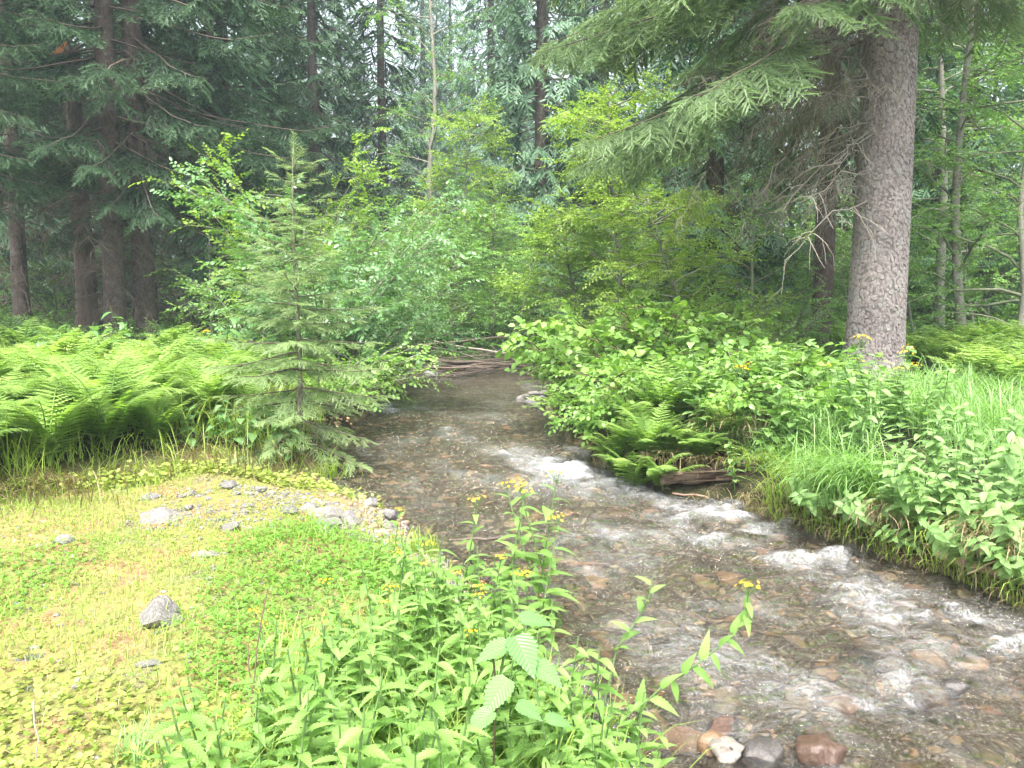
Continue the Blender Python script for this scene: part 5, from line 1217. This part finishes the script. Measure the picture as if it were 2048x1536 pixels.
LV = {'lance': [make_mesh('leaf', serrate(18, .20, lance, .24, .30, .25 + .12 * i, 0, i), M['leaf_herb']) for i in range(4)],
      'heart': [make_mesh('leaf', serrate(18, .42, heart, .16, .22, .3 + .12 * i, .03, i), M['leaf_broad']) for i in range(3)],
      'ovate': [make_mesh('leaf', serrate(8, .24, ovate, .0, .25, .2 + .12 * i, 0, i), M['leaf_mint']) for i in range(3)]}
def flower_head(seed, n=11, w=.07):
    r = np.random.default_rng(seed); gs = []
    for i in range(n):
        a = i * 2.4; rad = w * math.sqrt(i / n); c = np.array([math.cos(a) * rad, math.sin(a) * rad, .05 + r.uniform(-.015, .02) - rad * .2])
        gs.append(tube(np.array([[0, 0, -.02], c * [.6, .6, .5], c]), .0016, 3, False, rg=r).mat(1))
        up = nrm(np.array([c[0] * 3, c[1] * 3, .15 + r.random() * .2])); m = 7
        ph = np.arange(m) * 6.283 / m + r.random(); s1 = nrm(np.cross(up, [1., .2, .1])); s2 = np.cross(up, s1)
        D = np.cos(ph)[:, None] * s1 + np.sin(ph)[:, None] * s2 + up * .15; S, D, N = frames(D, up)
        pet = Geo([[0, 0, 0], [-.22, .5, 0], [.22, .5, 0], [0, 1, -.05]], [[0, 2, 3], [0, 3, 1]])
        gs.append(bake(pet, S, D, N, np.repeat(c[None], m, 0), r.uniform(.010, .015, m), r.random(m)))
    return make_mesh('flower_head', join(gs), [M['yellow'], M['stem']])
FH = [flower_head(i, 10 + i) for i in range(4)]
def herb_proto(seed, H, nl, kind, ll, flower=True, lean=.15, e=(.2, .7), taper=.6, pairs=False, s0=.12):
    r = np.random.default_rng(seed)
    q = curve((0, 0, -.03), r.uniform(0, 6.28), 1.5 - lean, H, -lean * .6, lean * .8, 9, .03, r)
    stem = make_mesh('stem', tube(q, np.linspace(.0042, .0022, 10) * (1 + H * .3), 5, False, rg=r), M['stem'])
    parts = []; n = nl
    for i in range(n):
        s = s0 + (.97 - s0) * (i + .4) / n; p, t = along(q, [s]); k = 2 if pairs else 1
        for j in range(k):
            az = i * (1.57 if pairs else 2.4) + j * math.pi + r.normal(0, .25); el = r.uniform(*e)
            D = np.array([[math.cos(az) * math.cos(el), math.sin(az) * math.cos(el), math.sin(el)]]); S, D, N = frames(D, np.array([0, 0, 1.]))
            ln = ll * (1 - taper * abs(s - .4) * 1.3) * r.uniform(.75, 1.15)
            parts.append(('leaf', LV[kind][int(r.integers(0, len(LV[kind])))], mtx(S[0], D[0], N[0], p[0], ln)))
    if flower: parts.append(('flower_head', FH[int(r.integers(0, 4))], Matrix.Translation(Vector(q[-1])) @ Matrix.Scale(.72, 4)))
    return stem, parts
def herb(proto, name, lab, cat, p, rz, sc, group=None, tilt=None, flower=True, fs=1.):
    t = thing(name, lab, cat, p, rz, group, sc, tilt); obj('stem', proto[0], t)
    for n_, me, Mx in proto[1]:
        if n_ == 'flower_head' and not flower: continue
        obj(n_, me, t, Mx if n_ != 'flower_head' else Mx @ Matrix.Scale(fs, 4))
    return t
RAG = [herb_proto(900 + i, .72 + .05 * i, 14 + i, 'lance', .14 + .007 * i, True, .12 + .03 * i) for i in range(5)]
NET = [herb_proto(920 + i, .42 + .06 * i, 7 + i, 'lance', .122, False, .15, (-.1, .6), .5, True) for i in range(4)]
# yellow-flowered plants of the near bank, one by one where the photograph shows a flower head
for i, (u, v, Y_) in enumerate([(985, 985, 3.9), (1062, 928, 4.5), (1127, 945, 4.45), (1110, 960, 4.5), (765, 995, 4.3), (905, 985, 4.0), (1060, 1040, 4.0), (910, 1095, 3.6), (1072, 1105, 3.7), (930, 1160, 3.4), (815, 1185, 3.2), (908, 1190, 3.3),
        (860, 1085, 3.7), (1000, 1165, 3.3), (955, 1080, 3.75), (555, 1205, 3.1), (570, 1245, 2.95), (725, 1220, 3.0), (1035, 1165, 3.45), (785, 1112, 3.7), (690, 1165, 3.3), (890, 1250, 2.9)]):
    p = at(u, v, Y_); g = on(p[0], p[1]); k = i % 5; Hh = max(.3, p[2] - g[2]); sc = Hh / (.72 + .05 * k) / .985
    where = ['tallest yellow flower head of the near bank, against the creek', 'flower head farthest out over the water, left of two', 'twin yellow flower head farthest over the water, right one']
    herb(RAG[k], 'ragwort_plant', where[i] if i < 3 else 'toothed-leaf plant with a small yellow flower head on the near bank', 'wildflower', g, U(0, 6.28), sc, None if i < 3 else 'yellow-flowered plants on the near bank')
k = 0
for i, p in enumerate(scatter([(-1.0, 2.1), (-.2, 1.9), (.45, 2.0), (.42, 2.75), (.15, 3.4), (-.1, 4.0), (-.45, 4.0), (-.75, 3.3), (-1.0, 2.6)], 190, .078, 5)):
    zone = 'at the water side' if p[0] > .28 else ('at the clover side' if p[0] < -.62 else ('below the big pale leaves' if p[1] < 2.5 else ('between the flowering stems' if p[1] > 3.1 else 'in its middle')))
    herb(NET[i % 4], 'leafy_herb', 'toothed-leaf plant without flowers in the near thicket, ' + zone, 'plant', p, U(0, 6.28), U(.75, 1.25), 'leafy plants of the near thicket ' + zone)
# the long stem that leans out over the water with a flower at its tip
a0 = at(1215, 1440, 2.75); a0[2] = terrain(a0[0], a0[1]) + .05
tipP = at(1497, 1185, 2.72)
mid = [a0, at(1290, 1395, 2.74), at(1380, 1340, 2.74), at(1450, 1285, 2.73), at(1490, 1235, 2.72), tipP]
q = dense(np.array(mid), 12) - a0
t = thing('ragwort_plant', 'long stem leaning out low over the water with a yellow flower at its tip', 'wildflower', a0)
obj('stem', make_mesh('stem', tube(q, np.linspace(.0042, .002, 12), 6, False), M['stem']), t)
rr = np.random.default_rng(77)
for i in range(17):
    s = .12 + .85 * i / 17; p, T = along(q, [s]); sd = 1 if i % 2 else -1
    D = T * .55 + np.array([[0, -.35 * rr.random(), sd * .75 + .1]]) + rr.normal(0, .18, (1, 3)); S, D, N = frames(D, np.array([0, -.5, 1.]))
    obj('leaf', LV['lance'][i % 4], t, mtx(S[0], D[0], N[0], p[0], (.12 - .065 * s) * rr.uniform(.85, 1.15)))
obj('flower_head', FH[2], t, Matrix.Translation(Vector(q[-1])) @ Matrix.Scale(.75, 4))
a0 = at(1190, 1370, 3.0); a0[2] = terrain(a0[0], a0[1]) + .05
q = dense(np.array([a0, at(1230, 1300, 3.), at(1265, 1255, 3.), at(1300, 1195, 3.), at(1305, 1150, 3.)]), 8) - a0
t = thing('ragwort_plant', 'second shorter stem reaching out over the water above the long leaning one', 'wildflower', a0)
obj('stem', make_mesh('stem', tube(q, np.linspace(.004, .002, 8), 6, False), M['stem']), t)
for i in range(10):
    s = .1 + .88 * i / 10; p, T = along(q, [s]); az = i * 2.4; D = T * .5 + np.array([[math.cos(az), math.sin(az) * .6, .25]]); S, D, N = frames(D, np.array([0, -.3, 1.]))
    obj('leaf', LV['lance'][i % 4], t, mtx(S[0], D[0], N[0], p[0], .11 - .04 * s))
# big pale leaves in the thicket
t = thing('broad_leaved_plant', 'sapling with four big pale toothed leaves in the front thicket', 'plant', on(-.06, 2.35))
base = np.array(t.matrix_basis.translation)
q = np.array([[0, 0, 0], [.0, .01, .3], [.01, .0, .55], [.0, .02, .66]]); obj('stem', make_mesh('stem', tube(q, .0035, 5, False), M['stem_dark']), t)
for (u, v, Y_, az, el, ln) in [(985, 1300, 2.35, 3.5, -.1, .12), (1050, 1305, 2.3, -1.1, -.35, .145), (1095, 1345, 2.3, -.5, -.2, .12), (990, 1390, 2.25, -2.4, -.5, .13), (1075, 1238, 2.5, .2, .0, .12), (1060, 1420, 2.25, -.3, -.2, .09), (960, 1440, 2.2, 3.9, -.2, .10), (1120, 1440, 2.3, .2, -.1, .09)]:
    p = at(u, v, Y_) - base; D = np.array([[math.cos(az) * math.cos(el), math.sin(az) * math.cos(el), math.sin(el)]]); S, D, N = frames(D, np.array([0, -.25, 1.])); P0 = p - D[0] * ln * .5
    obj('leaf', LV['heart'][0], t, mtx(S[0], D[0], N[0], P0, ln))
    st = np.array([[0, .01, min(.5, P0[2] - .06)], (P0 + np.array([0, 0, -.01])) * [.6, .6, 1] + [0, 0, -.02], P0]); obj('leaf_stalk', make_mesh('leaf_stalk', tube(st, .002, 4, False), M['stem']), t)
# broad-leaved plants at the foot of the left bank
BRD = [herb_proto(940 + i, .42 + .07 * i, 8 + i, 'heart', .15, False, .3, (-.2, .35), .4) for i in range(4)]
for i, (u, v) in enumerate([(320, 880), (360, 890), (420, 885), (455, 905), (490, 895), (515, 910), (545, 905), (570, 912), (440, 870), (500, 870), (390, 905), (530, 880), (585, 925), (560, 880)]):
    herb(BRD[i % 4], 'broad_leaved_plant', 'plant with rounded toothed leaves at the foot of the left bank beside the young spruce', 'plant', ground(u, v), U(0, 6.28), U(.8, 1.15), 'broad-leaved plants beside the young spruce')
# large pale leaves standing above the ferns at the back of the left bank
for i, (u, Y_, zt) in enumerate([(70, 12.5, .95), (110, 13, .9), (150, 12.2, 1.), (265, 12.8, .9), (300, 12.2, .85), (500, 11.5, .95), (530, 11.8, .95), (470, 12.2, .95), (515, 12.6, .95), (220, 13.2, .95), (440, 11.2, .85)]):
    herb(BRD[i % 4], 'broad_leaved_plant', 'tall plant with large pale leaves above the ferns at the back of the left bank', 'plant', foot(u, Y_), U(0, 6.28), U(1.7, 2.1), 'large pale-leaved plants above the left ferns')
# right bank: leafy shrubs at the creek corner
SH = []
for i in range(4):
    w_, l_ = shrub(11, .95 + .08 * i, .75, 960 + i, SPG['broad'] if i % 2 else SPG['mid'], .26, .085, 6, .34, (0, 0), .007, .18, (.8, 1.4), .3); SH.append([make_mesh('stems', w_, M['stem_dark']), make_mesh('foliage', l_, M['leaf_shrub'])])
for i, (u, v, s, lab) in enumerate([(1205, 842, .8, 'leafy shrub at the creek corner hanging over the water, front one'), (1225, 880, .7, 'leafy shrub low at the creek corner beside the fern'), (1200, 800, .8, 'leafy shrub at the creek corner by the stone heap'), (1255, 818, 1.15, 'rounded leafy shrub behind the creek corner'),
        (1225, 768, .95, 'leafy shrub farthest back at the creek corner beside the brush jam'), (1290, 800, 1.2, 'leafy shrub with pale flat leaves in the middle of the right bank'), (1290, 768, 1.3, 'pale-leaved shrub behind the rounded one on the right bank'), (1370, 815, 1.05, 'pale yellowish-leaved shrub above the fern fronds'),
        (1430, 830, .95, 'leafy shrub above the split log'), (1340, 770, 1.2, 'leafy shrub at the back of the right bank thicket'), (1420, 775, 1.0, 'leafy shrub between thicket and ferns'), (1500, 860, .8, 'low leafy shrub right of the dry hanging grass'), (1270, 850, .9, 'leafy shrub just behind the water-edge fern')]):
    make_shrub('leafy_shrub', lab, SH[i % 4], ground(u, v), i * 1.3, None, s * (1.15 if i > 2 else 1.))
w_, l_ = shrub(9, 1.7, .5, 970, SPG['mid'], .24, .09, 7, .2, (0, 0), .008, .15, (1.2, 1.5), .15)
make_shrub('leafy_shrub', 'tall narrow lime-green shrub rising above the right bank thicket', [make_mesh('stems', w_, M['stem_dark']), make_mesh('foliage', l_, M['leaf_lime'])], foot(1300, 10.6))
# leafy plants and yellow flowers of the right bank
OV = [herb_proto(980 + i, .6 + .08 * i, 10 + i, 'ovate', .145, False, .2, (-.05, .5), .3, True, .2) for i in range(4)]
for i, p in enumerate(scatter([(1.75, 7.5), (2.3, 6.8), (3.3, 6.6), (4.4, 7.6), (4.0, 9.0), (1.9, 9.0)], 64, .18, 7)):
    zn = 'close behind the split log' if p[1] < 7.3 and p[0] < 2.8 else ('at the foot of the huge spruce' if p[1] > 8.2 else 'in the middle of the right bank grass')
    herb(OV[i % 4], 'leafy_herb', 'pointed-leaf plant ' + zn, 'plant', p, U(0, 6.28), U(.95, 1.35), 'pointed-leaf plants ' + zn)
for i, (u, v) in enumerate([(1830, 1010), (1880, 1030), (1930, 1045), (1980, 1065), (1860, 1055), (1910, 1075), (2030, 1050), (1960, 1020), (1840, 1060), (2010, 1095), (1890, 990), (1990, 1000), (1810, 1040), (1945, 1095), (2060, 1090), (1870, 1085), (1925, 1010), (1800, 1075), (1775, 1060), (1905, 1110), (1975, 1120), (2040, 1125), (1840, 985), (1950, 965), (2020, 960), (1860, 960), (1780, 1010)]):
    herb(OV[i % 4], 'leafy_herb', 'glossy broad-leaved plant overhanging the water at the right border', 'plant', ground(u, v), U(0, 6.28), U(.6, 1.0), 'leafy plants at the right water edge', (U(.15, .6), U(4.9, 5.9)))
rs = np.random.default_rng(313)
for i in range(20):
    y = 3.7 + 2.5 * (i + rs.random()) / 20; x = float(edges(0., np.array(y))[1]) + rs.uniform(.03, .22)
    herb(OV[i % 4], 'leafy_herb', 'glossy broad-leaved plant hanging from the lip of the right bank', 'plant', on(x, y), rs.uniform(0, 6.28), rs.uniform(.45, .8), 'leafy plants hanging from the right bank lip', (rs.uniform(.6, 1.1), rs.uniform(4.9, 5.8)))
herb(OV[1], 'leafy_herb', 'single small leafy sprig growing in front of the split log', 'plant', ground(1470, 985), 1., .75)
for i, (u, v, Y_) in enumerate([(1740, 690, 9.2), (1800, 735, 9.), (1810, 702, 9.6), (1635, 735, 8.8), (1650, 757, 8.5), (1500, 788, 8.2), (1700, 740, 8.9), (1795, 812, 7.8), (1520, 760, 8.6), (1860, 803, 8.), (1575, 755, 8.8)]):
    p = at(u, v, Y_); g = on(p[0], p[1]); k = i % 5; sc = max(.62, p[2] - g[2] + .05) / (.72 + .05 * k)
    herb(RAG[k], 'ragwort_plant', 'tall plant with orange-yellow flowers in the grass in front of the huge spruce', 'wildflower', g, U(0, 6.28), sc, 'yellow flowers before the huge spruce', fs=2.6)
for i, (u, v, Y_) in enumerate([(408, 665, 12.), (470, 682, 11.5), (440, 660, 12.5), (10, 735, 11.)]):
    p = at(u, v, Y_); g = on(p[0], p[1]); k = i % 5; sc = max(.5, p[2] - g[2]) / (.72 + .05 * k)
    herb(RAG[k], 'ragwort_plant', 'yellow flower stalk above the ferns of the left bank', 'wildflower', g, U(0, 6.28), sc, 'yellow flowers above the left ferns', fs=1.8)
# low dark-leaved understory filling the forest floor
UN = []
for i in range(3):
    w_, l_ = shrub(8, .8, .7, 990 + i, SPG['mid'], .3, .12, 5, .35, (0, 0), .006, .2, (.7, 1.4), .25); UN.append([make_mesh('stems', w_, M['stem_dark']), make_mesh('foliage', l_, M['leaf_alder'])])
for i, p in enumerate(scatter([(-14, 14.5), (-5.2, 13.), (-3.6, 15), (-4, 24), (-20, 26)], 44, .9, 8)):
    make_shrub('low_shrub', 'low green shrub on the forest floor around the left trunks', UN[i % 3], p, U(0, 6.28), 'low shrubs of the left forest floor', U(.6, 1.2))
for i, p in enumerate(scatter([(3, 13.5), (11, 13), (17, 25), (3, 26)], 50, .9, 9)):
    make_shrub('low_shrub', 'low green shrub on the forest floor behind the huge spruce', UN[i % 3], p, U(0, 6.28), 'low shrubs of the right forest floor', U(.7, 1.3))
for i, p in enumerate(scatter([(-3.4, 19), (2.6, 19.2), (3., 24), (-3.6, 24)], 20, .7, 10)):
    make_shrub('low_shrub', 'low green shrub just behind the brush jam', UN[i % 3], p, U(0, 6.28), 'low shrubs behind the brush jam', U(.9, 1.4))
# ------------------------------------------------------------------ the air
def haze():
    m, nt, out = new_mat('haze_air')
    v = nd(nt, 'VolumePrincipled'); v.inputs['Color'].default_value = (.72, .88, 1., 1); v.inputs['Density'].default_value = .0013; v.inputs['Anisotropy'].default_value = .2
    nt.links.new(v.outputs[0], out.inputs['Volume'])
    bm = bmesh.new(); bmesh.ops.create_cube(bm, size=1.); me = bpy.data.meshes.new('haze'); bm.to_mesh(me); bm.free(); me.materials.append(m)
    o = obj('haze', me, None, Matrix.Translation((0, 180, 18.5)) @ Matrix.Diagonal((1000, 900, 43, 1)), 'stuff')
haze()
